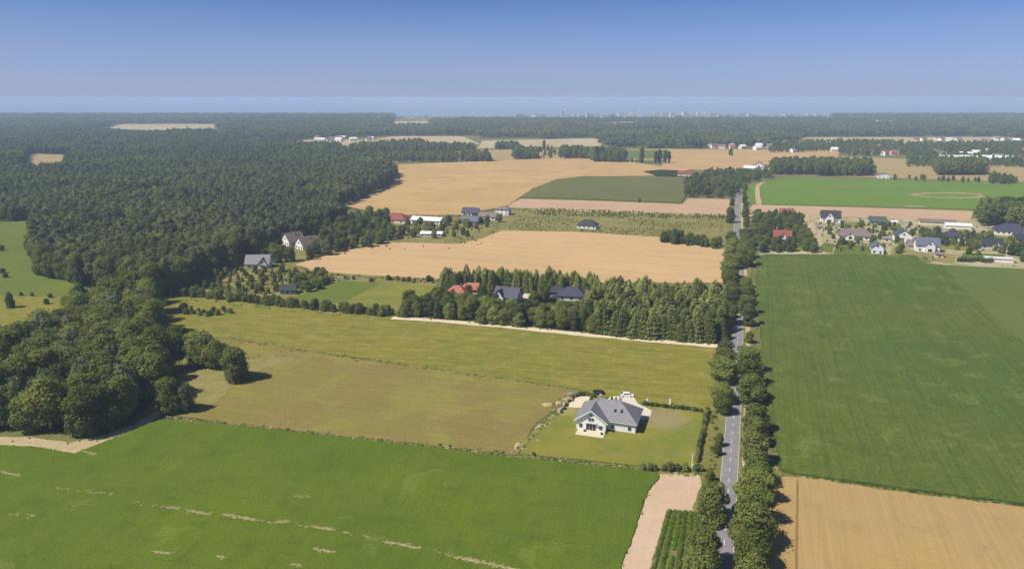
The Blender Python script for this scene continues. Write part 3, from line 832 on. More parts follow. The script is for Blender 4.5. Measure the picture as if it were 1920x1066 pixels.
def light_pine(seed, leaf, n=420, w=3.9, size=.40):
    rnd = random.Random(seed)
    lobes = [((0, 0, 7.4), (w * .34, w * .34, 2.2))]
    for i in range(6):
        a = rnd.uniform(0, 6.28); z = rnd.uniform(5.2, 9.0); rr = w * .3
        s = w * rnd.uniform(.17, .24)
        lobes.append(((math.cos(a) * rr, math.sin(a) * rr, z), (s, s, s * .8)))
    V, F = leaf_cloud(lobes, n, size, seed)
    return mesh_np('mass_crown', V, F, M[leaf]), trunk_mesh('mass_trunk', 10, .13, .8, 0, seed, M['bark_pine'])
def light_broad(seed, leaf, n=520, w=6.4, size=.52):
    V, F = leaf_cloud(broad_lobes(10, w, seed, 9), n, size, seed)
    return mesh_np('mass_crown', V, F, M[leaf]), trunk_mesh('mass_trunk', 10, .2, .7, 0, seed, M['bark'])
def patch_mesh(seed, leaf, n=1100):
    """A 30 m patch of canopy for the woods kilometres away."""
    rnd = random.Random(seed)
    lobes = []
    for i in range(30):
        s = rnd.uniform(2.4, 4.0)
        lobes.append(((rnd.uniform(-16, 16), rnd.uniform(-16, 16), rnd.uniform(8, 16)), (s, s, s * 1.2)))
    V, F = leaf_cloud(lobes, n, 1.5, seed)
    return mesh_np('patch_crown', V, F, M[leaf]), trunk_mesh('patch_trunk', 12, .4, .8, 0, seed, M['bark_pine'])

P_FOREST = make_protos('forest_tree', [light_pine(201, 'leaf_pine'), light_pine(202, 'leaf_pine'), light_pine(203, 'leaf_pine'), light_broad(204, 'leaf_dark'), light_broad(205, 'leaf_oak'), light_broad(206, 'leaf_oak')])
P_PATCH = make_protos('canopy_patch', [patch_mesh(211, 'leaf_pine'), patch_mesh(212, 'leaf_pine'), patch_mesh(213, 'leaf_dark'), patch_mesh(214, 'leaf_oak')])
P_SHRUB = make_protos('scrub_bush', [(CROWN['shrub'][0], TRUNK['shrub'][0]), (CROWN['shrub'][1], TRUNK['shrub'][1]), (CROWN['bush'][0], TRUNK['bush'][0])])

def tuft(seed, mat, n=60):
    V, F = leaf_cloud([((0, 0, 1.6), (5, 5, 2.2)), ((2, 1, 2.5), (2.5, 2.5, 2.2)), ((-2, -1.5, 2.0), (3, 2.5, 2.0))], n, 1.3, seed)
    return mesh_np('tuft', V, F, M[mat]), trunk_mesh('tuft_stem', 3, .1, .7, 0, seed, M[mat])
M['straw'] = leaf_mat('dry_straw', (0.40, 0.36, 0.17), (0.52, 0.46, 0.26), .2, .25)
P_TUFT = make_protos('grass_tuft', [tuft(221, 'straw', 160), tuft(222, 'leaf_shrub', 160), tuft(223, 'leaf_willow', 160), tuft(224, 'leaf_willow', 160)])

def scatter(name, X, Y, S, I, coll, label, cat):
    n = len(X)
    me = bpy.data.meshes.new(name)
    me.vertices.add(n)
    me.vertices.foreach_set('co', np.stack([X, Y, np.zeros(n)], 1).astype(np.float32).ravel())
    r = np.random.RandomState(n)
    for nm, typ, arr in (('spin', 'FLOAT', r.rand(n) * 6.2832), ('size', 'FLOAT', S), ('pick', 'INT', I)):
        a = me.attributes.new(nm, typ, 'POINT')
        a.data.foreach_set('value', np.asarray(arr, np.int32 if typ == 'INT' else np.float32))
    o = link(name, me)
    ng = bpy.data.node_groups.new(name + '_nodes', 'GeometryNodeTree')
    ng.interface.new_socket('Geometry', in_out='INPUT', socket_type='NodeSocketGeometry')
    ng.interface.new_socket('Geometry', in_out='OUTPUT', socket_type='NodeSocketGeometry')
    N = ng.nodes
    gi, go = N.new('NodeGroupInput'), N.new('NodeGroupOutput')
    ip = N.new('GeometryNodeInstanceOnPoints')
    ci = N.new('GeometryNodeCollectionInfo')
    ci.inputs['Collection'].default_value = coll
    ci.inputs['Separate Children'].default_value = True
    ci.inputs['Reset Children'].default_value = True
    def attr(nm, t):
        a = N.new('GeometryNodeInputNamedAttribute'); a.data_type = t
        a.inputs['Name'].default_value = nm
        return a.outputs['Attribute']
    cx = N.new('ShaderNodeCombineXYZ')
    ng.links.new(attr('spin', 'FLOAT'), cx.inputs[2])
    ng.links.new(gi.outputs[0], ip.inputs['Points'])
    ng.links.new(ci.outputs[0], ip.inputs['Instance'])
    ip.inputs['Pick Instance'].default_value = True
    ng.links.new(attr('pick', 'INT'), ip.inputs['Instance Index'])
    ng.links.new(cx.outputs[0], ip.inputs['Rotation'])
    ng.links.new(attr('size', 'FLOAT'), ip.inputs['Scale'])
    ng.links.new(ip.outputs[0], go.inputs[0])
    md = o.modifiers.new('scatter', 'NODES'); md.node_group = ng
    return tag(o, label, cat, None, 'stuff')

# ------------------------------------------------------------------ buildings
def box(bm, c, s):
    m = Matrix.Translation(c) @ Matrix.Diagonal((s[0], s[1], s[2], 1))
    bmesh.ops.create_cube(bm, size=1.0, matrix=m)

def part(name, bm, mat, parent, bevel=0):
    me = bpy.data.meshes.new(name)
    bmesh.ops.recalc_face_normals(bm, faces=bm.faces)
    bm.to_mesh(me); bm.free()
    return link(name, me, mat, parent)

def window(parent, c, w, h, ax, mat_f='frame', name='window', detail=True):
    """A framed window on a wall; ax = 'x' or 'y' is the wall normal's axis."""
    bm = bmesh.new()
    box(bm, c, (w, .16, h) if ax == 'y' else (.16, w, h))
    if not detail:
        return part(name, bm, M['glass'], parent)
    o = part(name, bm, M[mat_f], parent)
    n = max(1, int(w / .9))
    for i in range(n):
        bm = bmesh.new()
        pw = (w - .1 * (n + 1)) / n
        off = -w / 2 + .1 + pw / 2 + i * (pw + .1)
        if ax == 'y': box(bm, (c[0] + off, c[1], c[2]), (pw, .2, h - .18))
        else: box(bm, (c[0], c[1] + off, c[2]), (.2, pw, h - .18))
        part('pane', bm, M['glass'], o)
    return o

def roof_slab(bm, quads, th=.22):
    """Roof planes with thickness (each plane given by its corner points, counter-clockwise from above)."""
    for q in quads:
        q = [Vector(p) for p in q]
        n = (q[1] - q[0]).cross(q[2] - q[0]).normalized()
        if n.z < 0: q.reverse(); n = -n
        top = [bm.verts.new(p + n * th) for p in q]
        lo = [bm.verts.new(p) for p in q]
        bm.faces.new(top); bm.faces.new(list(reversed(lo)))
        k = len(q)
        for i in range(k):
            j = (i + 1) % k
            bm.faces.new((lo[i], lo[j], top[j], top[i]))

def gable_quads(w, d, he, hr, ov=.5, axis='x', cx=0, cy=0):
    if axis == 'x':
        s = (hr - he) / (d / 2)
        y = d / 2 + ov; ze = he - ov * s; x = w / 2 + ov
        return [[(cx - x, cy - y, ze), (cx + x, cy - y, ze), (cx + x, cy, hr), (cx - x, cy, hr)], [(cx + x, cy + y, ze), (cx - x, cy + y, ze), (cx - x, cy, hr), (cx + x, cy, hr)]]
    s = (hr - he) / (w / 2)
    x = w / 2 + ov; ze = he - ov * s; y = d / 2 + ov
    return [[(cx - x, cy + y, ze), (cx - x, cy - y, ze), (cx, cy - y, hr), (cx, cy + y, hr)], [(cx + x, cy - y, ze), (cx + x, cy + y, ze), (cx, cy + y, hr), (cx, cy - y, hr)]]

def hip_quads(w, d, he, hr, ov=.5):
    s = (hr - he) / (d / 2)
    x, y, ze = w / 2 + ov, d / 2 + ov, he - ov * s
    rx = max(.2, w / 2 - d / 2)
    return [[(-x, -y, ze), (x, -y, ze), (rx, 0, hr), (-rx, 0, hr)], [(x, y, ze), (-x, y, ze), (-rx, 0, hr), (rx, 0, hr)],
            [(x, -y, ze), (x, y, ze), (rx, 0, hr)], [(-x, y, ze), (-x, -y, ze), (-rx, 0, hr)]]

def prism_wall(bm, w, d, h, hr, axis, cx=0, cy=0):
    """Walls with gable ends."""
    x, y = w / 2, d / 2
    if axis == 'x':
        sec = [(-y, -.1), (y, -.1), (y, h), (0, hr), (-y, h)]
        A = [bm.verts.new((cx - x, cy + a, z)) for a, z in sec]; B = [bm.verts.new((cx + x, cy + a, z)) for a, z in sec]
    else:
        sec = [(-x, -.1), (x, -.1), (x, h), (0, hr), (-x, h)]
        A = [bm.verts.new((cx + a, cy - y, z)) for a, z in sec]; B = [bm.verts.new((cx + a, cy + y, z)) for a, z in sec]
    bm.faces.new(A); bm.faces.new(list(reversed(B)))
    for i in range(5):
        j = (i + 1) % 5
        bm.faces.new((A[j], A[i], B[i], B[j]))

HOUSE_ROT = -math.atan2(1411 - 960, FOC)
def house(px, py, w, d, he, hr, roof='gable', axis='x', rmat='roof_grey', wmat='white', label='', rot=0.0, wing=None, storeys=1, chim=True, win=3, side=1, name='house', group=None, ov=.5, detail=False, garage=False, cat='house'):
    """A house on its plot: walls, roof, optional front wing with a gable, windows, door, chimney."""
    p = at(px, py)
    o = empty(name, p, HOUSE_ROT + R(rot))
    tag(o, label, cat, group)
    bm = bmesh.new()
    e = .06
    if roof == 'gable': prism_wall(bm, w, d, he, hr - e, axis)
    elif roof == 'flat': box(bm, (0, 0, he / 2 - .05), (w, d, he + .1))
    else: box(bm, (0, 0, he / 2 - .05), (w, d, he + .1))
    part('wall', bm, M[wmat], o)
    bm = bmesh.new()
    if roof == 'gable': roof_slab(bm, gable_quads(w, d, he, hr, ov, axis))
    elif roof == 'hip': roof_slab(bm, hip_quads(w, d, he, hr, ov))
    else: box(bm, (0, 0, he + .2), (w + ov * 2, d + ov * 2, .3))
    ro = part('roof', bm, M[rmat], o)
    if chim:
        bm = bmesh.new(); box(bm, (w * .18, d * .08, hr + .1), (.7, .7, 1.8)); part('chimney', bm, M['chimney'], ro)
    occupied = []
    if wing:
        wx, ww, wd, whr = wing[:4]
        bm = bmesh.new(); prism_wall(bm, ww, wd, he + .02, whr - e, 'y', wx, -d / 2 - wd / 2 + 1.2); 
        wg = part('front_wing', bm, M[wmat], o)
        bm = bmesh.new()
        roof_slab(bm, gable_quads(ww, wd + 4.5, he, whr, ov * .8, 'y', wx, -d / 2 - wd / 2 + 1.2 + 2.25))
        part('wing_roof', bm, M[rmat], wg)
        fy = -d / 2 - wd + 1.2
        window(wg, (wx, fy, 1.55), min(2.4, ww * .45), 1.9, 'y', detail=detail)
        if whr > 5: window(wg, (wx, fy, he + (whr - he) * .3), 1.2, 1.2, 'y', detail=detail)
        occupied.append((wx - ww / 2 - .6, wx + ww / 2 + .6))
    fy = -d / 2
    for st in range(storeys):
        z = 1.5 + st * 2.8
        for i in range(win):
            x = -w / 2 + w * (i + .5) / win
            if any(a < x < c for a, c in occupied): continue
            if st == 0 and i == win // 2 and not detail:
                bm = bmesh.new(); box(bm, (x, fy, 1.05), (1.1, .18, 2.1)); part('door', bm, M['door'], o)
                continue
            window(o, (x, fy, z), 1.3, 1.3, 'y', detail=detail)
        for i in range(2):
            y = -d / 2 + d * (i + .5) / 2
            window(o, (side * w / 2, y, z), 1.1, 1.3, 'x', detail=detail)
    if roof == 'gable' and axis == 'y' and hr - he > 2.5:
        window(o, (0, fy, he + .9), 1.3, 1.2, 'y', detail=detail)
    if garage:
        bm = bmesh.new(); box(bm, (-w * .12, fy, 1.3), (3.2, .2, 2.6)); part('garage_door', bm, M['garage'], o)
    return o

# ---- the grey roofed house in the foreground
def main_house():
    corner = at(1191, 813)
    W, D, HE, HR = 18.0, 11.5, 3.6, 7.6
    ca, sa = math.cos(HOUSE_ROT), math.sin(HOUSE_ROT)
    c = Vector((corner.x - (W / 2 * ca + D / 2 * sa), corner.y - (W / 2 * sa - D / 2 * ca), 0))
    o = empty('house', c, HOUSE_ROT)
    tag(o, 'white house with wide grey hipped roof and front gable on the lawn', 'house')
    CLEAR.append((c.x, c.y, 13))
    bm = bmesh.new(); box(bm, (0, 0, HE / 2 - .1), (W, D, HE + .2)); part('wall', bm, M['white'], o)
    bm = bmesh.new(); roof_slab(bm, hip_quads(W, D, HE, HR, .55), .2)
    ro = part('roof', bm, M['roof_grey'], o)
    for x, y in ((-3.4, 1.2), (3.0, 1.0)):
        bm = bmesh.new(); box(bm, (x, y, HR - .1), (.8, .8, 1.9)); box(bm, (x, y, HR + .9), (1.0, 1.0, .14)); part('chimney', bm, M['stone'], ro)
    # skylights on the front slope
    sl = (HR - HE) / (D / 2)
    for x in (2.2, 4.2):
        bm = bmesh.new()
        y = -D / 2 + 2.6
        z = HE + 2.6 * sl + .24
        m = Matrix.Translation((x, y, z)) @ Matrix.Rotation(math.atan(sl), 4, 'X') @ Matrix.Diagonal((.8, 1.2, .12, 1))
        bmesh.ops.create_cube(bm, size=1, matrix=m); part('skylight', bm, M['glass'], ro)
    # gutter along the front eave
    bm = bmesh.new(); box(bm, (0, -D / 2 - .62, HE - .42), (W + 1.1, .14, .14)); part('gutter', bm, M['frame'], ro)
    # front wing
    WX, WW, WD, WHR = -W / 2 + 4.6, 9.2, 3.4, 6.9
    fy = -D / 2 - 2.2
    bm = bmesh.new(); prism_wall(bm, WW, WD, HE + .03, WHR - .05, 'y', WX, fy + WD / 2)
    wg = part('front_wing', bm, M['white'], o)
    bm = bmesh.new(); roof_slab(bm, gable_quads(WW, 8.0, HE, WHR, .7, 'y', WX, fy + 4.0), .2)
    part('wing_roof', bm, M['roof_grey'], wg)
    # white barge boards on the gable
    s = (WHR - HE) / (WW / 2)
    for sg in (-1, 1):
        bm = bmesh.new()
        L = math.hypot(WW / 2 + .7, (WW / 2 + .7) * s)
        m = Matrix.Translation((WX + sg * (WW / 4 + .35), fy - .76, WHR - (WW / 4 + .35) * s + .02)) @ Matrix.Rotation(sg * math.atan(s), 4, 'Y') @ Matrix.Diagonal((L, .08, .34, 1))
        bmesh.ops.create_cube(bm, size=1, matrix=m); part('barge_board', bm, M['frame'], wg)
    window(wg, (WX, fy, 1.35), 3.2, 2.3, 'y')
    window(wg, (WX - 3.2, fy, 1.5), 1.2, 1.5, 'y'); window(wg, (WX + 3.1, fy, 1.5), 1.2, 1.5, 'y')
    window(wg, (WX, fy, 3.75), 1.9, 1.3, 'y'); window(wg, (WX, fy, 5.15), .9, .7, 'y')
    # balcony rail
    bm = bmesh.new(); box(bm, (WX, fy - .5, 2.95), (3.4, 1.0, .14)); bl = part('balcony', bm, M['frame'], wg)
    bm = bmesh.new()
    for i in range(12): box(bm, (WX - 1.6 + i * 3.2 / 11, fy - .95, 3.4), (.05, .05, .8))
    box(bm, (WX, fy - .95, 3.82), (3.3, .07, .07)); part('railing', bm, M['metal'], bl)
    for x in (2.0, 7.2): window(o, (x, -D / 2, 1.5), 1.2, 1.3, 'y')
    for y in (-3.4, 0, 3.2): window(o, (W / 2, y, 1.5), 1.2, 1.3, 'x')
    for y in (-2.5, 2): window(o, (-W / 2, y, 1.5), 1.6, 1.6, 'x')
    bm = bmesh.new(); box(bm, (3.2, D / 2, 1.2), (4.6, .2, 2.3)); part('garage_door', bm, M['garage'], o)
    # terrace and steps
    bm = bmesh.new(); box(bm, (WX + .3, fy - 2.1, .1), (8.6, 4.0, .3)); part('terrace', bm, M['terrace'], o)
    bm = bmesh.new(); box(bm, (W / 2 - 2.2, -D / 2 - .9, .05), (4.0, 1.6, .2)); part('step', bm, M['terrace'], o)
    return c
HC = main_house()
def hl(x, y):
    ca, sa = math.cos(HOUSE_ROT), math.sin(HOUSE_ROT)
    return Vector((HC.x + x * ca - y * sa, HC.y + x * sa + y * ca, 0))
sheet('driveway', None, M['paving'], world_pts=ats([(1135, 775), (1136, 752), (1146, 743), (1188, 744), (1196, 757), (1222, 770), (1218, 785), (1196, 790)]), jit=.15, label='pale paved drive behind the house')
sheet('patio', None, M['terrace'], world_pts=ats([(1066, 764), (1070, 748), (1082, 742), (1106, 744), (1116, 754), (1112, 766)]), jit=.2, label='cream patio left of the house')

# parked white car at the end of the drive
def car(p, rz, label, mat='car_white'):
    o = empty('parked_car', p, rz); tag(o, label, 'car')
    prof = [(-2.2, .35), (2.2, .35), (2.25, .75), (1.35, .95), (.75, 1.5), (-1.4, 1.55), (-2.1, 1.0), (-2.25, .7)]
    bm = bmesh.new()
    A = [bm.verts.new((x, -.87 + (.16 if z > 1.2 else 0), z)) for x, z in prof]; B = [bm.verts.new((x, .87 - (.16 if z > 1.2 else 0), z)) for x, z in prof]
    bm.faces.new(A); bm.faces.new(list(reversed(B)))
    for i in range(len(prof)):
        j = (i + 1) % len(prof); bm.faces.new((A[j], A[i], B[i], B[j]))
    bmesh.ops.bevel(bm, geom=list(bm.edges), offset=.06, segments=2, affect='EDGES')
    part('body', bm, M[mat], o)
    for sg in (-1, 1):
        bm = bmesh.new()
        q = [(-1.25, sg * .81, 1.02), (1.0, sg * .84, 1.02), (.62, sg * .735, 1.42), (-1.1, sg * .73, 1.45)]
        bm.faces.new([bm.verts.new((x, y + sg * .02, z)) for x, y, z in q]); bmesh.ops.solidify(bm, geom=list(bm.faces), thickness=.03)
        part('side_window', bm, M['glass'], o)
        for x in (-1.35, 1.4):
            bm = bmesh.new(); bmesh.ops.create_cone(bm, segments=16, radius1=.33, radius2=.33, depth=.22, cap_ends=True, matrix=Matrix.Translation((x, sg * .8, .33)) @ Matrix.Rotation(R(90), 4, 'X'))
            part('wheel', bm, M['tyre'], o)
    bm = bmesh.new(); bm.faces.new([bm.verts.new(q) for q in ((1.33, -.72, 1.0), (1.33, .72, 1.0), (.82, .62, 1.46), (.82, -.62, 1.46))])
    bmesh.ops.solidify(bm, geom=list(bm.faces), thickness=.05); part('windscreen', bm, M['glass'], o)
    bm = bmesh.new(); bm.faces.new([bm.verts.new(q) for q in ((-2.12, -.7, 1.04), (-2.12, .7, 1.04), (-1.52, .62, 1.5), (-1.52, -.62, 1.5))])
    bmesh.ops.solidify(bm, geom=list(bm.faces), thickness=.05); part('rear_window', bm, M['glass'], o)
car(at(1176, 743), HOUSE_ROT + R(10), 'white car parked at the top of the drive behind the house')

car(at(1386, 655), math.pi / 2 - ROAD_ANG, 'dark car driving on the road beyond the roadside tree gap', 'garage')
car(at(1704, 457), 1.2, 'white car parked beside the white gabled house in the settlement')
car(at(1575, 455), .2, 'dark car parked on the lane before the long brown roofed house', 'garage')
car(at(1840, 470), .5, 'pale car parked in the yard left of the grey house with dark roof')
car(at(925, 424), .3, 'white car parked in front of the middle hamlet')

# round trampoline on the meadow edge
o = empty('trampoline', at(1122, 738)); tag(o, 'round black garden trampoline behind the patio', 'trampoline')
bm = bmesh.new(); bmesh.ops.create_cone(bm, segments=28, radius1=1.75, radius2=1.75, depth=.06, cap_ends=True, matrix=Matrix.Translation((0, 0, .85))); part('jump_mat', bm, M['mat_black'], o)
bm = bmesh.new()
for k in range(28):
    a0, a1 = 6.2832 * k / 28, 6.2832 * (k + 1) / 28
    q = [bm.verts.new((math.cos(a) * r_, math.sin(a) * r_, .92)) for a, r_ in ((a0, 1.7), (a0, 2.0), (a1, 2.0), (a1, 1.7))]
    bm.faces.new(q)
bmesh.ops.solidify(bm, geom=list(bm.faces), thickness=.08); part('edge_pad', bm, M['garage'], o)
for k in range(6):
    a = 6.2832 * k / 6
    bm = bmesh.new(); tube(bm, [(math.cos(a) * 1.9, math.sin(a) * 1.9, 0), (math.cos(a) * 1.9, math.sin(a) * 1.9, .88)], [.04, .04]); part('leg', bm, M['metal'], o)

o = empty('log_stack', at(1068, 752), HOUSE_ROT + .5); tag(o, 'reddish stack of split logs beside the patio', 'log stack')
for k in range(4):
    for j in range(5):
        bm = bmesh.new(); tube(bm, [(-.9, j * .34 - .7, .17 + k * .3), (.9, j * .34 - .7, .17 + k * .3)], [.17, .17], 7)
        bm.faces.new([v for v in bm.verts][:7]); part('log', bm, M['soil_red'], o)
# concrete line pole by the garden hedge
o = empty('utility_pole', at(1297, 881)); tag(o, 'short white concrete pole among the bushes by the garden corner', 'pole')
bm = bmesh.new(); tube(bm, [(0, 0, -.3), (0, 0, 2.4), (0, 0, 5.0)], [.19, .16, .13], 10); part('pole', bm, M['concrete'], o)
bm = bmesh.new(); box(bm, (0, -.18, 1.5), (.5, .3, .8)); part('meter_box', bm, M['frame'], o)
bm = bmesh.new(); box(bm, (0, 0, 4.8), (1.1, .1, .1)); ca_ = part('cross_arm', bm, M['metal'], o)
for sx in (-.45, .45):
    bm = bmesh.new(); tube(bm, [(sx, 0, 4.8), (sx, 0, 5.05)], [.05, .03]); part('insulator', bm, M['concrete'], ca_)
for x, y, lab in ((1213, 757, 'left white gate post by the drive'), (1256, 758, 'right white gate post set in the top hedge')):
    o = empty('gate_post', at(x, y), HOUSE_ROT); tag(o, lab, 'gate post')
    bm = bmesh.new(); box(bm, (0, 0, .8), (.55, .55, 1.8)); part('post', bm, M['white'], o)
    bm = bmesh.new(); box(bm, (0, 0, 1.76), (.7, .7, .12)); part('cap', bm, M['concrete'], o)

def mound(name, p, rx, ry, h, mat, label, cat, rz=0, seed=1):
    bm = bmesh.new(); bmesh.ops.create_icosphere(bm, subdivisions=4, radius=1)
    for v in bm.verts:
        n = mnoise.noise(v.co * 2.3 + Vector((seed, 0, 0))) * .28 + mnoise.noise(v.co * 6 + Vector((seed, 5, 0))) * .1
        v.co = Vector((v.co.x * rx * (1 + n), v.co.y * ry * (1 + n), max(-.1, v.co.z) * h * (1 + n)))
    me = bpy.data.meshes.new(name); bm.to_mesh(me); bm.free()
    o = link(name, me, M[mat]); o.location = p; o.rotation_euler.z = rz
    return tag(o, label, cat)
mound('sand_heap', at(1026, 759), 1.9, 1.5, .5, 'sand', 'pale oval sand heap on the fallow field', 'sand heap', 0, 2)
mound('soil_heap', at(970, 836), .8, 2.6, .4, 'sand', 'pale long soil heap at the lower end of the garden path', 'soil heap', -.25, 3)
mound('soil_heap', at(1010, 800), .7, 2.2, .35, 'sand', 'sandy heap half way up the garden path', 'soil heap', -.5, 4)
mound('soil_heap', at(1048, 757), 1.2, 1.6, .9, 'sand', 'sandy heap beside the rockery at the top of the garden path', 'soil heap', -.5, 6)
rk = random.Random(5)
for i in range(14):
    a = i / 13
    q = at(1050 + 22 * a + rk.uniform(-3, 3), 772 - 36 * a + rk.uniform(-3, 3))
    mound('rock', q, rk.uniform(.4, .9), rk.uniform(.4, .8), rk.uniform(.4, .9), 'stone', 'garden rock in the curved rockery left of the patio', 'rock', rk.uniform(0, 3), i + 10)['group'] = 'rockery stones'

# ---- other houses
house(857, 559, 12, 9, 2.9, 6.8, 'hip', rmat='roof_red', wmat='cream', label='house with bright red hipped roof among the garden trees', wing=(-1.5, 5, 2.6, 5.6), rot=8, detail=True); clear(857, 561, 8)
house(884, 548, 8, 6, 2.6, 5.2, 'gable', rmat='roof_red', wmat='cream', label='small red roofed outbuilding behind the red house', chim=False, rot=8); clear(884, 550, 4)
house(953, 563, 12.5, 9, 3.0, 7.0, 'gable', rmat='roof_navy', wmat='white', label='dark roofed house with white front gable left of the plantation', wing=(-3.0, 5.4, 3, 6.4), rot=-4, detail=True); clear(953, 566, 9)
sheet('courtyard', [(972, 560), (980, 545), (998, 545), (1000, 560), (985, 566)], M['paving'], label='paved yard right of the dark gabled house'); clear(988, 555, 6)
house(1072, 560, 14, 9.5, 2.9, 6.4, 'hip', rmat='roof_navy', wmat='white', label='long house with navy hipped roof beside the plantation', rot=10, detail=True); clear(1072, 563, 9)
house(1046, 553, 9, 7, 2.8, 5.5, 'hip', rmat='roof_black', wmat='white', label='low dark garage joined left of the navy roofed house', chim=False, rot=10, garage=True); clear(1046, 556, 5)
clear(1072, 570, 6); clear(953, 574, 6); clear(857, 570, 6)
house(486, 500, 14, 9, 3.0, 7.5, 'gable', rmat='roof_grey', wmat='white', label='white house with plain grey roof below the forest edge', rot=22, wing=(3.5, 5, 2.5, 6.2), detail=True); clear(486, 500, 14)
house(541, 549, 8, 6, 2.5, 4.6, 'gable', rmat='roof_black', wmat='greywall', label='small dark roofed shed in the scrub garden', chim=False, rot=25, detail=False, name='shed', cat='shed'); clear(541, 549, 8)
house(550, 458, 10, 12, 4.0, 8.6, 'gable', 'y', rmat='roof_brown', wmat='white', label='left of two white gabled houses at the forest edge', rot=-26); clear(553, 456, 9)
house(577, 465, 9.5, 13, 3.8, 8.2, 'gable', 'y', rmat='roof_brown', wmat='white', label='right of two white gabled houses at the forest edge', rot=-26); clear(579, 463, 9)
house(744, 416, 22, 14, 3.2, 7.6, 'hip', rmat='roof_darkred', wmat='cream', label='broad dark red roofed house at the left of the middle hamlet', chim=False); clear(744, 416, 12)
house(802, 418, 26, 10, 3.0, 5.2, 'gable', rmat='city', wmat='white', label='long low white building in the middle hamlet', chim=False, win=6, name='farm_building', cat='building'); clear(802, 418, 13)
house(810, 442, 16, 8, 2.2, 3.4, 'gable', rmat='city', wmat='white', label='low white shed in front of the middle hamlet', chim=False, win=4, rot=14, name='shed', cat='shed'); clear(810, 442, 9)
house(883, 403, 14, 9, 3.0, 6.6, 'gable', rmat='roof_navy', wmat='white', label='navy roofed house at the back of the middle hamlet', win=3); clear(883, 403, 8)
house(884, 419, 13, 9, 3.0, 6.2, 'gable', rmat='roof_blue', wmat='white', label='blue grey roofed house in the front of the middle hamlet', win=3); clear(884, 419, 8)
house(916, 411, 15, 9, 3.0, 6.0, 'gable', rmat='roof_brown', wmat='white', label='brown roofed bungalow in the middle hamlet', win=4); clear(916, 411, 8)
house(944, 402, 12, 9, 5.2, 7.6, 'hip', rmat='roof_brown', wmat='white', label='two storey white house at the right end of the middle hamlet', storeys=2, win=3); clear(944, 402, 8)
house(1102, 427, 15, 10, 3.0, 6.6, 'hip', rmat='roof_black', wmat='white', label='lone dark hipped bungalow on the scrubland', win=4, detail=True); clear(1102, 427, 12)
# settlement right of the road
house(1556, 415, 15, 10, 4.0, 9.2, 'gable', rmat='roof_black', wmat='white', label='black roofed house with white front gable at the back of the settlement', wing=(-1, 6.5, 3, 8.4), storeys=1); clear(1556, 415, 11)
house(1644, 420, 12, 9, 2.8, 6.4, 'gable', rmat='roof_green', wmat='greywall', label='dark green roofed house behind the long brown house', chim=False); clear(1644, 420, 9)
house(1603, 447, 24, 12, 3.0, 7.2, 'hip', rmat='roof_brown', wmat='white', label='long white house with brown roof in the settlement', win=7, wing=(-4, 5, 2.4, 5.6)); clear(1603, 447, 16)
house(1691, 450, 11, 12, 4.2, 8.2, 'gable', 'y', rmat='roof_green', wmat='white', label='white house with its gable facing the camera and wide dark door', garage=True, win=2); clear(1691, 450, 11)
house(1643, 474, 7.5, 8, 4.4, 7.4, 'gable', 'y', rmat='roof_blue', wmat='white', label='small tall white house at the edge of the maize', win=2, storeys=1, chim=False); clear(1643, 474, 7)
house(1736, 470, 14, 10, 4.6, 9.0, 'gable', rmat='roof_blue', wmat='white', label='blue grey roofed two storey house with front balcony wing', wing=(1.0, 6, 3, 8.0), storeys=2); clear(1736, 470, 11)
house(1711, 465, 7, 6, 2.6, 5.8, 'gable', rmat='roof_brown', wmat='greywall', label='brown roofed garage left of the blue grey house', chim=False, win=1, name='garage', cat='garage'); clear(1711, 465, 6)
house(1781, 449, 14, 9, 2.8, 6.0, 'hip', rmat='roof_navy', wmat='white', label='white bungalow with navy roof behind the settlement hedge', win=5, chim=False); clear(1781, 449, 10)
house(1892, 438, 21, 12, 3.0, 7.8, 'hip', rmat='roof_navy', wmat='white', label='wide navy hipped bungalow below the right copse', win=6, chim=False); clear(1892, 438, 14)
house(1856, 464, 13, 9, 2.6, 6.6, 'gable', rmat='roof_black', wmat='greywall', label='grey house with dark roof near the right edge', chim=False, wing=(2, 6, 3, 5.6)); clear(1856, 464, 10)
house(1926, 455, 18, 10, 3.0, 6.6, 'gable', rmat='roof_black', wmat='greywall', label='black roofed house cut by the right edge', chim=False); clear(1926, 455, 11)
house(1872, 490, 15, 5, 2.2, 2.6, 'flat', rmat='concrete', wmat='white', label='low flat white shed at the edge of the pale crop', chim=False, win=0, name='shed', cat='shed'); clear(1872, 490, 9)
house(1756, 421, 26, 7, 2.6, 4.4, 'gable', rmat='roof_brown', wmat='cream', label='left long brown roofed barn behind the settlement', chim=False, win=0, name='barn', cat='barn'); clear(1756, 421, 12)
house(1795, 428, 18, 6, 2.6, 4.2, 'gable', rmat='concrete', wmat='white', label='right long pale barn behind the settlement', chim=False, win=0, name='barn', cat='barn'); clear(1795, 428, 10)
house(1466, 452, 12, 9, 3.4, 8.0, 'gable', rmat='roof_darkred', wmat='white', label='dark red roofed house with white front gable near the road', wing=(.5, 5, 2.6, 6.8)); clear(1466, 452, 9)
house(1474, 406, 11, 8, 3.0, 7.0, 'gable', rmat='roof_darkred', wmat='cream', label='red roofed cottage in the trees at the back of the settlement'); clear(1474, 406, 7)
house(1419, 406, 8, 7, 3.4, 5.8, 'gable', 'y', rmat='roof_brown', wmat='white', label='small white cottage beside the road trees', chim=False, win=2); clear(1419, 406, 6)
house(1290, 331, 26, 12, 4, 7, 'gable', rmat='roof_darkred', wmat='cream', label='red roofed farmhouse left of the far road end'); clear(1290, 331, 16)
house(1422, 318, 20, 13, 5, 11, 'gable', 'y', rmat='roof_red', wmat='white', label='white farmhouse with red roof at the end of the road'); clear(1422, 318, 14)
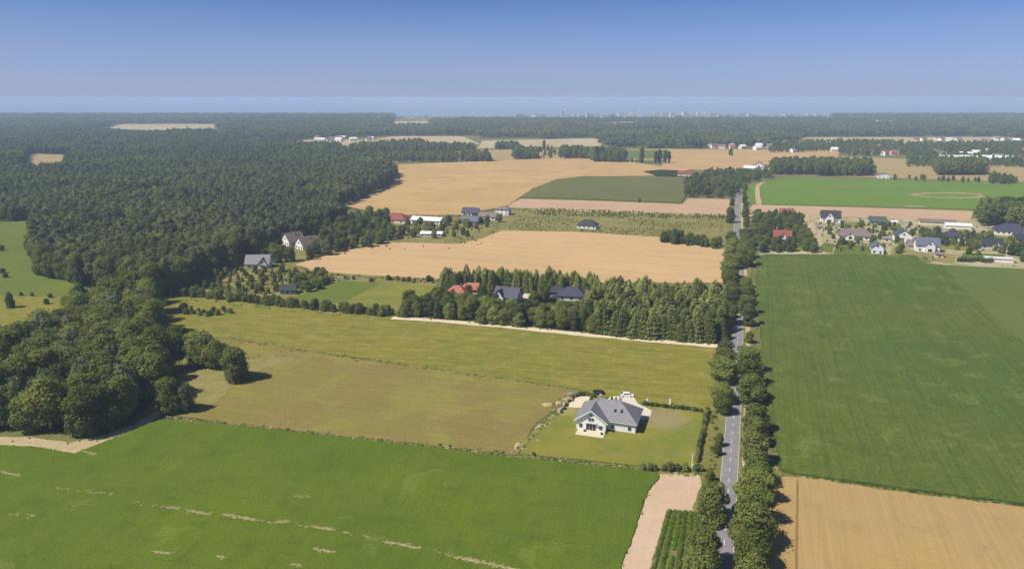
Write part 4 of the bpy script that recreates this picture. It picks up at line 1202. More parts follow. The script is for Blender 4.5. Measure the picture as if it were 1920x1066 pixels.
house(1404, 320, 14, 10, 4, 7, 'gable', rmat='city', wmat='white', label='white barn beside the red roofed farmhouse', chim=False, name='barn', cat='barn'); clear(1404, 320, 10)
house(1436, 319, 12, 10, 4, 8, 'gable', 'y', rmat='roof_brown', wmat='white', label='small white gabled house right of the red roofed farmhouse', chim=False); clear(1436, 319, 9)
house(1520, 324, 18, 10, 4, 7, 'gable', rmat='roof_brown', wmat='white', label='pale house in the dark far copse', chim=False)
house(1545, 325, 14, 10, 4, 7, 'gable', rmat='roof_grey', wmat='white', label='grey roofed house at the foot of the far copse', chim=False)
house(1656, 334, 14, 9, 4, 7, 'gable', 'y', rmat='roof_brown', wmat='white', label='white house at the back edge of the bright green field', chim=False)
sheet('dark_plot', [(1205, 322), (1240, 319), (1300, 322), (1290, 332), (1230, 331)], M['forest_floor'], h=.9, kind='stuff', label='dark ploughed plot left of the far farmhouse', cat='field')

# ---- left wood
TONE = {'lime': 'yellowish green', 'oak': 'mid green', 'ash': 'dark green narrow', 'grey': 'greyish green', 'willow': 'pale green', 'pine': 'dark pine', 'shrub': 'low olive', 'bush': 'low dark', 'spruce': 'slender'}
def rank(i, n, words):
    return words[min(len(words) - 1, int(i * len(words) / max(1, n)))]
def wood(poly_px, dist, seed, kinds, hmin, hmax, label, group, wide=1.0, cap=400):
    X, Y = poisson([tuple(p.xy) for p in ats(poly_px)], dist, seed)
    r = random.Random(seed)
    idx = sorted(range(len(X)), key=lambda i: X[i] ** 2 + Y[i] ** 2)[:cap]
    for q_, i in enumerate(idx):
        k_ = r.choice(kinds)
        tree(k_, Vector((X[i], Y[i], 0)), r.uniform(hmin, hmax), '%s %s, %s' % (TONE[k_], label, rank(q_, len(idx), ('in the front ranks', 'in the middle ranks', 'in the rear ranks'))), group, wide)
    return len(idx)
COUNT = {}
COUNT['wood'] = wood([(-40, 664), (60, 662), (108, 634), (145, 606), (180, 580), (230, 566), (278, 575), (292, 610), (302, 650), (303, 690), (288, 740), (266, 770), (222, 802), (140, 820), (60, 808), (-40, 806)], 7.6, 3,
                     ['lime', 'oak', 'oak', 'ash', 'lime', 'lime', 'grey'], 12, 18, 'broadleaf tree of the left foreground wood', 'trees of the left foreground wood', 1.0)
for x, y, h, k, lab in ((445, 712, 12.5, 'oak', 'round tree standing farthest right before the left wood'), (407, 692, 11.5, 'lime', 'round tree second from the right before the left wood'),
                        (378, 685, 13.5, 'oak', 'tall tree behind the round trees at the edge of the left wood'), (352, 770, 10, 'grey', 'grey green tree at the lower right corner of the left wood'),
                        (318, 772, 12, 'oak', 'dark tree left of the grey green tree at the wood corner'), (336, 664, 12, 'lime', 'brownish green tree at the upper right tip of the left wood'),
                        (20, 577, 8, 'ash', 'lone dark tree on the pasture at the left edge'), (212, 800, 8, 'willow', 'small bright green tree in the shade at the front of the left wood'),
                        (366, 672, 11, 'oak', 'tree between the left wood and the round trees'), (1370, 292, 14, 'ash', 'lone dark tree in the far tan field'), (1265, 457, 11, 'ash', 'tall tree at the left end of the dark hedge beside the wheat'),
                        (1199, 380, 5, 'ash', 'lone small tree on the edge of the dark green field')):
    tree(k, at(x, y), h, lab, None, 1.2 if 366 <= x <= 445 and y > 600 else 1.0)
# scrub island on the meadow
for i in range(14):
    tree(['shrub', 'bush'][i % 3 == 0], at(345 + 6.5 * i + rt.uniform(-3, 3), 592 - abs(i - 7) * .8 + rt.uniform(-6, 2)), rt.uniform(1.8, 3.2) + (2 if i == 0 else 0), 'low bush of the scrub island on the upper meadow', 'scrub island bushes')
for x, y, h in ((95, 558, 2.5), (60, 555, 2), (40, 554, 2), (88, 570, 3), (10, 520, 3), (5, 512, 3), (2, 470, 4)):
    tree('bush', at(x, y), h, 'dark bush on the green pasture left of the woods', 'pasture bushes')

# ---- hedge row along the top of the meadow
hr = smooth(ats([(328, 551), (420, 562), (560, 577), (660, 586), (748, 594)]))
acc, last = 0, None
for i in range(len(hr) - 1):
    a, c = hr[i], hr[i + 1]
    L = (c - a).length
    while acc < L:
        q = a.lerp(c, acc / L)
        tree(rt.choice(['shrub', 'bush', 'shrub', 'shrub']), q + Vector((rt.uniform(-1, 1), rt.uniform(-1.5, 1.5), 0)), rt.uniform(3.4, 5.6), 'bushy shrub in the long hedge row at the top of the meadow', 'hedge row shrubs', .85)
        acc += rt.uniform(2.0, 3.4)
    acc -= L
COUNT['scrub'] = wood([(340, 546), (410, 506), (470, 506), (560, 508), (598, 522), (575, 540), (520, 562), (440, 560)], 6.0, 8, ['shrub', 'shrub', 'bush', 'willow'], 2.2, 5.0, 'plant in the scrub garden below the forest', 'scrub garden shrubs', .75)
wood([(555, 530), (600, 514), (620, 530), (590, 548), (560, 552)], 5, 9, ['oak', 'lime', 'shrub'], 5, 7, 'tree in the clump behind the small shed', 'clump behind the shed', .9)
for i in range(30):
    tree(['shrub', 'bush'][i % 2], at(rt.uniform(600, 835), 526 + rt.uniform(-3, 3)), .8 + 2.4 * rt.random() ** 2, 'low bush along the lower edge of the pale wheat', 'bushes below the pale wheat')
# ---- big bushes and trees round the forest edge houses
for x, y, h, k in ((520, 492, 9, 'oak'), (545, 490, 9.5, 'oak'), (532, 484, 9, 'ash'), (515, 478, 8, 'oak')):
    tree(k, at(x, y), h, 'dark round tree of the clump above the grey roofed white house', 'clump above the grey roofed house', 1.15)
def garden_trees(poly, dist, seed, kinds, h0, h1, label, group, wide=1.0, cap=200):
    X, Y = poisson([tuple(p.xy) for p in ats(poly)], dist, seed)
    r = random.Random(seed)
    for i in range(min(cap, len(X))):
        k_ = r.choice(kinds)
        o = tree(k_, Vector((X[i], Y[i], 0)), r.uniform(h0, h1), '%s %s, %s' % (TONE[k_], label, rank(i, min(cap, len(X)), ('front part', 'middle part', 'back part'))), group, wide)
        o.name = 'garden_tree'
    return min(cap, len(X))
COUNT['hamlet'] = garden_trees([(570, 492), (640, 474), (735, 456), (745, 430), (725, 408), (650, 414), (610, 440), (600, 465)], 9.0, 21, ['oak', 'ash', 'lime', 'grey'], 7, 12, 'tree between the forest edge houses and the middle hamlet', 'trees left of the middle hamlet', 1.0)
COUNT['hamlet2'] = garden_trees([(735, 455), (765, 448), (880, 445), (940, 418), (930, 408), (830, 412), (760, 420)], 10.5, 22, ['oak', 'shrub', 'grey', 'lime'], 4, 8, 'garden tree among the houses of the middle hamlet', 'middle hamlet trees', .9)
COUNT['hedge1'] = garden_trees([(1238, 456), (1245, 447), (1350, 462), (1356, 470), (1300, 464)], 5, 23, ['ash', 'oak'], 6, 8.5, 'tree of the dark hedge between the wheat and the road', 'dark hedge by the wheat', 1.0)
COUNT['set1'] = garden_trees([(1408, 474), (1412, 430), (1410, 408), (1498, 404), (1510, 430), (1528, 474)], 6.6, 24, ['oak', 'ash', 'lime', 'ash'], 5, 8, 'tree in the dense gardens between road and settlement track', 'trees of the roadside gardens', 1.05)
COUNT['set2'] = garden_trees([(1725, 437), (1860, 445), (1840, 470), (1720, 452)], 7.0, 25, ['oak', 'shrub', 'ash'], 4, 7, 'garden tree behind the blue grey roofed house', 'settlement garden trees')
COUNT['set3'] = garden_trees([(1890, 478), (1935, 462), (1945, 492), (1900, 492)], 7, 26, ['oak', 'ash'], 6, 9, 'tree at the right edge beside the flat white shed', 'right edge trees')
for i in range(12):
    tree('bush', at(1798 + 5.5 * i, 489 + rt.uniform(-1, 2) + i * .2), rt.uniform(2.2, 3.4), 'clipped bush in the hedge above the pale crop', 'settlement hedge bushes')
for i, (px_, lab) in enumerate((([(1530, 470), (1560, 474), (1565, 458), (1545, 455)], 'left'), ([(1572, 425), (1620, 428), (1622, 418), (1580, 416)], 'upper'), ([(1655, 428), (1680, 432), (1690, 424), (1660, 420)], 'middle'),
                                ([(1755, 466), (1830, 472), (1835, 464), (1760, 458)], 'right'), ([(1800, 482), (1880, 486), (1885, 478), (1805, 474)], 'lower'), ([(1415, 470), (1430, 440), (1500, 445), (1520, 470)], 'roadside'))):
    sheet('garden_green', px_, M['lawn'] if i % 2 else M['green_pasture'], label='%s green garden plot of the settlement' % lab)
COUNT['set4'] = garden_trees([(1545, 416), (1720, 424), (1722, 478), (1560, 474)], 13, 27, ['oak', 'shrub', 'ash', 'lime', 'shrub'], 2.5, 6, 'small garden tree among the settlement houses', 'settlement house trees', 1.0)
COUNT['set5'] = garden_trees([(1725, 432), (1900, 446), (1900, 484), (1740, 472)], 12, 28, ['oak', 'shrub', 'ash', 'shrub'], 2.5, 6, 'small garden tree in the right part of the settlement', 'right settlement trees', 1.0)
for (a_, c_, nm_) in (((1565, 455), (1650, 461), 'lawn'), ((1655, 462), (1660, 482), 'dry plot'), ((1735, 446), (1850, 455), 'bungalow')):
    A_, C_ = at(*a_), at(*c_); n_ = int((C_ - A_).length / 2.2)
    for k in range(n_):
        tree('bush', A_.lerp(C_, k / n_) + Vector((rt.uniform(-.3, .3), rt.uniform(-.3, .3), 0)), rt.uniform(1.1, 1.7), 'clipped bush in the settlement hedge beside the %s' % nm_, 'hedge beside the ' + nm_)
for x_, y_, rm_, lab in ((1585, 424, 'roof_brown', 'small brown shed behind the black roofed house'), (1662, 452, 'roof_grey', 'small grey shed left of the white gabled house'), (1760, 482, 'roof_brown', 'small shed on the dry plot below the blue grey house'),
                         (1828, 446, 'roof_black', 'small dark shed between bungalow and wide navy house'), (1536, 430, 'roof_grey', 'small grey shed at the sandy track'), (1676, 421, 'concrete', 'small pale shed right of the dark green roofed house')):
    house(x_, y_, rt.uniform(4, 7), 4, 2.3, 3.4, 'gable', rmat=rm_, wmat='cream', label=lab, chim=False, win=1, name='shed', cat='shed')
for i in range(60):
    tree('shrub', at(rt.uniform(1545, 1725), rt.uniform(412, 480)), .8 + 2.4 * rt.random() ** 2, 'small garden shrub among the settlement houses', 'settlement shrubs')
for i in range(10):
    tree(rt.choice(['shrub', 'shrub']), at(rt.uniform(1060, 1345), rt.uniform(396, 436)), rt.uniform(1, 2.2), 'low bush on the scrubland round the lone bungalow', 'scrubland bushes')

# ---- plantation of spruces and the gardens left of it
COUNT['spruce'] = 0
def spruces(poly, dist, seed, h0, h1, label, group, cap=300):
    X, Y = poisson([tuple(p.xy) for p in ats(poly)], dist, seed)
    r = random.Random(seed)
    for i in range(min(cap, len(X))):
        o = tree('spruce', Vector((X[i], Y[i], 0)), r.uniform(h0, h1) * (1.12 if r.random() < .08 else 1), label + ', ' + rank(i, len(X), ('front rank by the lane', 'second rank', 'third rank', 'fourth rank', 'rear rank by the wheat')), group, r.uniform(1.1, 1.75))
        o.rotation_euler.x = r.gauss(0, .03); o.rotation_euler.y = r.gauss(0, .03)
    return min(cap, len(X))
COUNT['spruce_block'] = spruces([(1120, 626), (1085, 600), (1105, 570), (1110, 562), (1358, 572), (1355, 644), (1250, 638)], 3.8, 31, 9, 15, 'spruce in the dense dark plantation beside the road', 'plantation spruces')
COUNT['spruce_row'] = spruces([(826, 550), (834, 538), (1000, 538), (1112, 545), (1112, 556), (1030, 550), (900, 548)], 3.7, 32, 8.5, 12.5, 'spruce in the row behind the dark roofed houses', 'spruces behind the houses')
COUNT['plant'] = wood([(752, 594), (775, 575), (835, 575), (900, 580), (1000, 590), (1080, 595), (1120, 626), (1000, 614), (850, 600)], 5.4, 33, ['oak', 'lime', 'ash', 'willow'], 6.5, 10, 'garden tree between the lane and the plantation houses', 'trees along the sandy lane', 1.0)
for x, y, h in ((845, 598, 7), (905, 606, 8), (925, 607, 8), (945, 609, 7.5), (972, 612, 7), (1010, 607, 8), (1040, 604, 8), (1060, 606, 7.5), (1012, 572, 7), (1030, 590, 6), (800, 572, 5), (820, 565, 6)):
    tree('willow', at(x, y), h, 'pale green bushy willow along the sandy lane', 'willows by the lane', 1.15)
for x, y, h in ((826, 562, 7), (905, 562, 8), (920, 575, 7), (1000, 575, 8), (1020, 565, 9)):
    tree('oak', at(x, y), h, 'dark garden tree between the plantation houses', 'garden trees between the houses', 1.0)
tree('copper', at(878, 556), 6.5, 'copper leaved tree behind the red roofed house')

# ---- home garden hedges
for i in range(26):
    a = i / 25
    tree('bush' if i % 3 else 'shrub', at(1204 + 112 * a, 759 + 13 * a + rt.uniform(-.8, .8)), rt.uniform(1.1, 1.7), 'low bush in the top hedge of the home garden', 'top garden hedge', .9)
for i in range(24):
    a = i / 23
    tree('shrub' if i % 3 else 'bush', at(1326 - 20 * a + rt.uniform(-1, 1), 774 + 92 * a), rt.uniform(1.5, 2.4), 'bush in the right hedge of the home garden', 'right garden hedge', .75)
for i, x in enumerate((1203, 1219, 1228, 1245, 1258, 1270, 1284, 1306, 1314)):
    tree('bush' if i % 2 else 'shrub', at(x, 881 + .02 * (x - 1200)), rt.uniform(1.8, 2.7), '%s round bush from the left along the bottom of the home garden' % ORD[i], 'bottom garden bushes', .95)
for x, y, h, lab in ((1137, 752, 2.2, 'left dark little conifer behind the roof'), (1147, 752, 2.2, 'middle dark little conifer behind the roof'), (1155, 752, 1.8, 'right dark little conifer behind the roof'),
                     (1108, 752, 2.4, 'small dark conifer on the patio edge')):
    tree('spruce', at(x, y), h, lab, None, 1.4)
for i in range(16):
    a = i / 15
    tree('bush' if i % 2 else 'shrub', at(1072 + 44 * a, 744 - 5 * math.sin(a * 3) + 2 + rt.uniform(-1.5, 1.5)), rt.uniform(.9, 1.7), 'shrub in the border behind the patio', 'patio border shrubs')
for i in range(8):
    tree('bush', at(1052 + 3 * i, 775 - 4 * i + rt.uniform(-2, 2)), rt.uniform(.7, 1.3), 'small dark shrub among the rockery stones', 'rockery shrubs')
for x, y, lab in ((1087, 803, 'dark shrub at the left front corner of the house'), (1096, 809, 'low shrub before the house gable'), (1128, 815, 'shrub at the front edge of the terrace'), (1136, 813, 'dark shrub between terrace and white wall'),
                  (1000, 852, 'lone low bush on the lower garden edge'), (1002, 853, 'small bush beside the lower garden edge')):
    tree('bush', at(x, y), .9, lab)
# bushes on the verge between hedge and road
for i in range(22):
    tree('shrub', at(1334 + rt.uniform(-4, 8), rt.uniform(770, 890)), rt.uniform(.6, 1.3), 'low weed bush on the verge between hedge and road', 'verge bushes')

# ---- crop rows beside the road
rows = empty('row_crop', at(1280, 1010)); tag(rows, 'green vegetable rows between bare soil and road trees', 'row crop')
base = rows.location.copy()
for i in range(8):
    a = (i + .5) / 8
    p0 = at(1250 + (1328 - 1250) * a, 957 + 8 * a); p1 = at(1190 + (1352 - 1190) * a, 1150)
    L = (p1 - p0).length; n = int(L / .55)
    lobes = []
    for k in range(n):
        q = p0.lerp(p1, k / n) - base
        if i == 2 and .42 < k / n < .5: continue
        lobes.append(((q.x + rt.uniform(-.08, .08), q.y, .28), (rt.uniform(.55, .68), .5, rt.uniform(.40, .55))))
    V, F = leaf_cloud(lobes, 4200, .14, 300 + i)
    V[:, 2] = np.maximum(V[:, 2], .02)
    link('crop_row', mesh_np('crop_row', V, F, M['row_leaf']), None, rows)

# ---- pale bare streaks in the beet field
lobes = []
SV, SF = [], []
for (x0, y0), (x1, y1), dens in (((0, 886), (38, 894), 1), ((105, 917), (150, 922), .35), ((150, 922), (212, 928), .5), ((250, 945), (310, 951), .35), ((312, 952), (337, 956), 1.2), ((352, 959), (397, 966), 1), ((418, 966), (482, 977), 1.5),
                                 ((486, 977), (518, 981), .3), ((520, 981), (542, 980), 1.3), ((555, 985), (588, 989), .5), ((588, 990), (627, 995), 1.4), ((640, 1000), (715, 1014), .35), ((720, 1017), (790, 1030), 1.1), ((800, 1032), (850, 1042), .5),
                                 ((850, 1046), (935, 1062), 1.4), ((288, 1035), (322, 1040), .8), ((588, 1030), (627, 1038), .9), ((552, 931), (582, 935), .6), ((405, 1045), (420, 1047), .8), ((20, 966), (36, 968), .5), ((50, 966), (66, 970), .7), ((150, 845), (180, 854), .8),
                                 ((545, 1060), (565, 1063), .8), ((135, 948), (152, 949), .5), ((930, 1062), (1000, 1076), .8)):
    A, B = at(x0, y0), at(x1, y1)
    if dens > .7:
        m_ = max(4, int((B - A).length / .5)); tt = (B - A).normalized(); nn = Vector((-tt.y, tt.x, 0))
        for k in range(m_ + 1):
            q = A.lerp(B, k / m_); w_ = .08 + .3 * dens * abs(mnoise.noise(Vector((q.x * .7, q.y * .7, 2.2)))) * min(1, 4 * k / m_, 4 * (m_ - k) / m_)
            of = mnoise.noise(Vector((q.x * .3, q.y * .3, 5.2))) * .35
            SV += [tuple(q + nn * (of + w_ * 1.6) + Vector((0, 0, .462))), tuple(q + nn * (of - w_ * 1.6) + Vector((0, 0, .462)))]
            if k: SF.append((len(SV) - 4, len(SV) - 3, len(SV) - 1, len(SV) - 2))
    n = max(2, int((B - A).length * dens * 4.5))
    for k in range(n):
        q = A.lerp(B, rt.random())
        s = rt.uniform(.12, .34)
        lobes.append(((q.x + rt.uniform(-.5, .5), q.y + rt.gauss(0, .35), .45), (s * 1.5, s, .1)))
V, F = leaf_cloud(lobes, 14000, .11, 401, outw=1.4)
me = bpy.data.meshes.new('bare_streaks'); me.from_pydata(SV, [], SF)
tag(link('bare_streaks', me, M['sand']), 'pale bare streaks where the beet crop failed', 'bare soil', None, 'stuff')
tag(link('dry_weeds', mesh_np('dry_weeds', V, F, M['straw'])), 'broken line of pale dry weeds across the beet field', 'weeds', None, 'stuff')

# ---- the great forest: nearest trees singly, the rest as one mass
w1 = [tuple(p.xy) for p in ats(W1)]
near = [tuple(p.xy) for p in ats([(-60, 350), (300, 340), (740, 335), (690, 365), (640, 388), (632, 405), (650, 420), (560, 450), (505, 462), (450, 490), (410, 510), (340, 545), (282, 562), (165, 540), (120, 525), (70, 515), (25, 503), (18, 480), (40, 445), (55, 425), (-60, 425)])]
X, Y = poisson(w1, 4.9, 77)
hp = [tuple(p.xy) for p in ats([(36, 328), (118, 330), (140, 290), (55, 287)])]
hm = ~in_poly_np(X, Y, hp)
X, Y = X[hm], Y[hm]
d = np.hypot(X, Y)
gapn = np.array([mnoise.noise(Vector((x * .022, y * .022, 8.8))) for x, y in zip(X, Y)])
ride = (np.abs((X * .80 + Y * .60 + 40 * np.sin(Y * .004)) % 420 - 210) < 3.4) | (np.abs((X * -.55 + Y * .83) % 560 - 280) < 3.2)
gm = (gapn < .52) & ~(ride & (d > 560))
X, Y, d = X[gm], Y[gm], d[gm]
keepf = np.random.RandomState(4).rand(len(X)) < np.clip(1.25 - d / 2600.0, .5, 1)
X, Y, d = X[keepf], Y[keepf], d[keepf]
# a strip of tall trees along the outer edge and a deciduous mix near the valley
order = np.argsort(d)
r = np.random.RandomState(6)
first = order[:290]
for i in first:
    k = r.choice(['pine', 'pine', 'oak', 'ash', 'ash'])
    o = tree(k, Vector((X[i], Y[i], 0)), r.uniform(13, 19), '%s tree on the great forest edge, %s' % (TONE[k], 'left by the pasture' if X[i] < -190 else 'by the meadow tip' if X[i] < -130 else 'by the garden houses'), 'near edge trees of the great forest', .95 if k == 'pine' else .8)
    o.name = 'forest_tree'
rest = order[290:]
nz = np.array([mnoise.noise(Vector((X[i] * .008, Y[i] * .008, 1.7))) for i in rest])
I = np.where(r.rand(len(rest)) < np.clip(.30 + nz * .9, .03, .95), r.randint(3, 6, len(rest)), r.randint(0, 3, len(rest)))
S = (1.35 + .62 * r.rand(len(rest)) - .25 * (I > 2)) * (1 + .3 * nz)
scatter('forest', X[rest], Y[rest], S, I, P_FOREST, 'great dark forest covering the left of the picture', 'forest')
COUNT['forest'] = len(rest)

# ---- far woods, belts and copses
FX, FY, FS, FI = [], [], [], []
def belt(poly, dist, s0, s1, seed, lo=3, hi=6):
    X, Y = poisson([tuple(p.xy) for p in ats(poly)], dist, seed)
    r = np.random.RandomState(seed)
    FX.append(X); FY.append(Y); FS.append(s0 + (s1 - s0) * r.rand(len(X))); FI.append(r.randint(lo, hi, len(X)))
belt([(690, 304), (690, 296), (860, 297), (858, 304)], 8, 1.0, 1.5, 501)
belt([(862, 304), (865, 297), (920, 298), (918, 304)], 8, 1.2, 1.7, 502)
belt([(640, 287), (680, 276), (890, 278), (890, 284), (690, 287)], 9, 1.0, 1.5, 503)
belt([(700, 275), (790, 270), (800, 274)], 9, 1.0, 1.6, 504)
belt([(930, 281), (930, 276), (972, 276), (972, 281)], 8, 1.0, 1.5, 505)
belt([(963, 299), (968, 290), (1008, 292), (1006, 299)], 8, 1.3, 2.0, 506)
belt([(1048, 298), (1052, 288), (1104, 287), (1104, 298)], 9, 1.2, 1.8, 507)
belt([(1106, 304), (1108, 292), (1170, 296), (1172, 305)], 8, 1.4, 2.0, 508)
belt([(1010, 285), (1012, 278), (1045, 280), (1040, 300), (1020, 298)], 22, .7, 1.1, 509)
belt([(1165, 306), (1200, 303), (1200, 306)], 10, .6, 1.0, 510)
belt([(1282, 372), (1285, 345), (1300, 338), (1380, 330), (1440, 326), (1450, 334), (1395, 345), (1378, 372)], 9, .8, 1.2, 511)
belt([(1300, 334), (1330, 322), (1400, 324), (1380, 332)], 10, .6, .9, 512)
belt([(1443, 327), (1450, 316), (1530, 314), (1540, 328)], 8, 1.3, 1.9, 513)
belt([(1530, 330), (1535, 314), (1630, 316), (1638, 329), (1600, 331)], 8, 1.3, 1.9, 514)
belt([(1747, 329), (1750, 316), (1840, 316), (1847, 328)], 7, 1.5, 1.9, 515, 4, 6)
belt([(1640, 337), (1700, 335), (1920, 343), (1920, 347), (1700, 341)], 16, .5, .9, 516)
belt([(1830, 424), (1840, 404), (1990, 406), (1990, 428)], 7, 1.5, 1.9, 517)
belt([(1850, 345), (1860, 338), (1900, 340), (1895, 347)], 8, .9, 1.3, 518)
belt([(1440, 287), (1450, 272), (1560, 268), (1690, 270), (1700, 290), (1600, 294), (1560, 284)], 11, .6, 1.3, 519)
belt([(1700, 314), (1700, 272), (1990, 270), (1990, 318), (1850, 312)], 10, .6, 1.2, 520)
belt([(565, 275), (640, 275), (640, 282), (560, 282)], 9, .9, 1.4, 521)
belt([(-60, 418), (45, 414), (50, 408), (-60, 404)], 8, 1.0, 1.5, 522)
scatter('far_copses', np.concatenate(FX), np.concatenate(FY), np.concatenate(FS), np.concatenate(FI), P_FOREST, 'far copses and tree belts between the fields', 'woods')
for i, (x, y, h) in enumerate(((1203, 306, 27), (1229, 306, 20), (1236, 306, 22), (1247, 306, 21), (1254, 306, 19), (1128, 303, 26), (1118, 303, 25), (912, 303, 22), (1020, 281, 20), (802, 282, 20))):
    tree('poplar', at(x, y), h,          ['tallest lone poplar behind the wheat', 'left poplar of the far pair', 'second poplar of the far pair', 'third poplar right of the far pair', 'rightmost of the far poplars', 'right tall poplar over the dark far belt', 'left tall poplar over the dark far belt',
          'slender tree at the right end of the belt above the wheat', 'slender tree among the far pale fields', 'slender tree above the long dark belt'][i], 'far poplars', 1.3 if i < 5 else 1.6)

# weeds and low scrub on rough ground
WX_, WY_, WS_ = [], [], []
def weeds(poly, dist, s0, s1, seed, dens=0.6, nscale=.03):
    X, Y = poisson([tuple(p.xy) for p in ats(poly)], dist, seed)
    r = np.random.RandomState(seed)
    nz = np.array([mnoise.noise(Vector((x * nscale, y * nscale, seed))) for x, y in zip(X, Y)])
    m = r.rand(len(X)) < dens + nz * 1.1
    X, Y = X[m], Y[m]
    WX_.append(X); WY_.append(Y); WS_.append(s0 + (s1 - s0) * r.rand(len(X)) ** 2)
weeds([(960, 392), (1020, 391), (1360, 404), (1355, 413), (1200, 408), (1020, 404)], 2.4, .07, .17, 701, .8)
weeds([(960, 404), (1200, 408), (1355, 413), (1355, 440), (1240, 444), (950, 430)], 2.6, .04, .11, 702, .4)
weeds([(1390, 478), (1400, 400), (1720, 412), (1990, 440), (1990, 505), (1740, 490), (1710, 476)], 5.0, .05, .14, 703, .25)
weeds([(560, 500), (700, 470), (880, 470), (940, 440), (940, 410), (740, 405), (650, 415)], 5.0, .06, .18, 704, .4)
weeds([(335, 548), (420, 500), (600, 512), (830, 522), (828, 534), (640, 524), (545, 560)], 3.6, .06, .18, 705, .35)
weeds([(1338, 652), (1366, 655), (1350, 760), (1340, 890), (1322, 890), (1330, 760)], 1.3, .02, .06, 706, .45, .1)
weeds([(1398, 660), (1425, 660), (1432, 720), (1440, 890), (1450, 1066), (1380, 1066), (1390, 800)], 1.5, .02, .06, 707, .45, .1)
weeds([(300, 600), (420, 640), (345, 690), (330, 740)], 2.0, .02, .07, 708, .3, .1)
weeds([(-20, 815), (130, 826), (210, 810), (290, 770), (310, 776), (215, 822), (140, 838), (-20, 826)], 1.6, .02, .06, 709, .3, .1)
scatter('low_scrub', np.concatenate(WX_), np.concatenate(WY_), np.concatenate(WS_), np.random.RandomState(8).randint(0, 2, sum(map(len, WX_))), P_SHRUB, 'low weeds and scrub on rough ground and verges', 'scrub')

TX_, TY_, TS_ = [], [], []
def margin(px, width, dens, s0, s1, seed):
    P = smooth(ats(px)); r = np.random.RandomState(seed)
    for a, c in zip(P[:-1], P[1:]):
        k = r.poisson((c - a).length * dens)
        if k:
            t = r.rand(k); nrm = Vector((-(c - a).y, (c - a).x, 0)).normalized()
            o_ = r.normal(size=k) * width
            TX_.append(a.x + (c.x - a.x) * t + nrm.x * o_); TY_.append(a.y + (c.y - a.y) * t + nrm.y * o_); TS_.append(s0 + (s1 - s0) * r.rand(k) ** 2)
margin([(305, 780), (420, 794), (700, 825), (968, 854), (1200, 879), (1236, 889)], .8, 3.0, .03, .075, 801)
margin([(1450, 893), (1500, 895), (1700, 924), (1920, 951)], .5, 3.0, .05, .10, 802)
margin([(1236, 890), (1214, 922), (1196, 975), (1172, 1040), (1145, 1100)], .35, 3.5, .02, .06, 803)
margin([(1240, 888), (1330, 891)], .5, 4.0, .03, .07, 804)
margin([(1250, 956), (1320, 962)], .3, 3.0, .02, .05, 805)
margin([(420, 634), (700, 677), (1062, 727)], 1.2, 1.6, .03, .07, 806)
margin([(1062, 735), (1045, 768), (1020, 795), (985, 830), (966, 852)], 1.0, 3.0, .03, .085, 807)
margin([(735, 592), (900, 604), (1050, 619), (1345, 645)], 1.2, 2.0, .03, .09, 808)
margin([(735, 600), (900, 612), (1050, 627), (1345, 653)], .6, 2.0, .02, .05, 809)
margin([(555, 499), (595, 512), (700, 520), (830, 526)], 1.0, 1.2, .05, .12, 810)
margin([(1418, 482), (1540, 480), (1715, 481), (1738, 496)], 1.0, 1.2, .06, .16, 811)
margin([(-20, 836), (70, 840), (140, 852), (200, 828), (300, 788)], .5, 3.0, .02, .06, 812)
margin([(1428, 650), (1436, 720), (1447, 800), (1465, 884)], .8, 2.5, .04, .10, 813)
margin([(640, 386), (700, 400), (760, 405), (860, 405), (950, 390)], 1.5, .8, .06, .16, 814)
margin([(975, 372), (1120, 376), (1278, 382)], .6, .8, .05, .1, 815)
margin([(340, 700), (400, 690), (480, 672), (540, 668)], 3.0, 2.2, .02, .06, 816)
margin([(290, 560), (420, 570), (560, 580), (745, 596)], 2.0, 1.2, .03, .09, 817)
scatter('margin_grass', np.concatenate(TX_), np.concatenate(TY_), np.concatenate(TS_) * 1.5, np.random.RandomState(9).randint(0, 4, sum(map(len, TX_))), P_TUFT, 'uncut grass and weeds along the field margins', 'grass')

# woods kilometres away: canopy patches
PX, PY, PS, PI_ = [], [], [], []
def canopy(poly, seed, dist=26, holes=(), s=1.0, lo=0, hi=4):
    X, Y = poisson([tuple(p.xy) for p in ats(poly)], dist, seed)
    for h in holes:
        m = ~in_poly_np(X, Y, [tuple(p.xy) for p in ats(h)])
        X, Y = X[m], Y[m]
    r = np.random.RandomState(seed)
    PX.append(X); PY.append(Y); PS.append(s * (.75 + .4 * r.rand(len(X)))); PI_.append(r.randint(lo, hi, len(X)))
holes = [[(140, 256), (420, 254), (410, 232), (220, 232)], [(730, 242), (812, 242), (810, 226), (730, 226)], [(735, 229), (1570, 227), (1560, 216), (740, 216)],
         [(540, 284), (900, 282), (900, 254), (700, 256), (560, 262)], [(895, 283), (1135, 280), (1125, 259), (905, 262)], [(1480, 272), (1915, 272), (1900, 256), (1500, 256)],
         [(415, 232), (565, 232), (550, 223), (425, 223)], [(595, 227), (725, 227), (715, 221), (605, 221)], [(1095, 241), (1205, 241), (1195, 231), (1105, 231)], [(1555, 237), (1705, 237), (1695, 229), (1565, 229)],
         [(1175, 253), (1425, 253), (1415, 245), (1185, 245)], [(295, 263), (485, 263), (475, 257), (305, 257)], [(1495, 248), (1645, 248), (1635, 240), (1505, 240)], [(1750, 231), (1785, 231), (1785, 222), (1750, 222)], [(1870, 230), (1930, 230), (1930, 222), (1870, 222)]]
canopy([(-150, 218.4), (2070, 218.4), (2070, 262), (1700, 258), (1500, 262), (1430, 275), (1260, 279), (1135, 276), (1000, 258), (560, 264), (400, 262), (200, 252), (-150, 264)], 601, 27, holes)
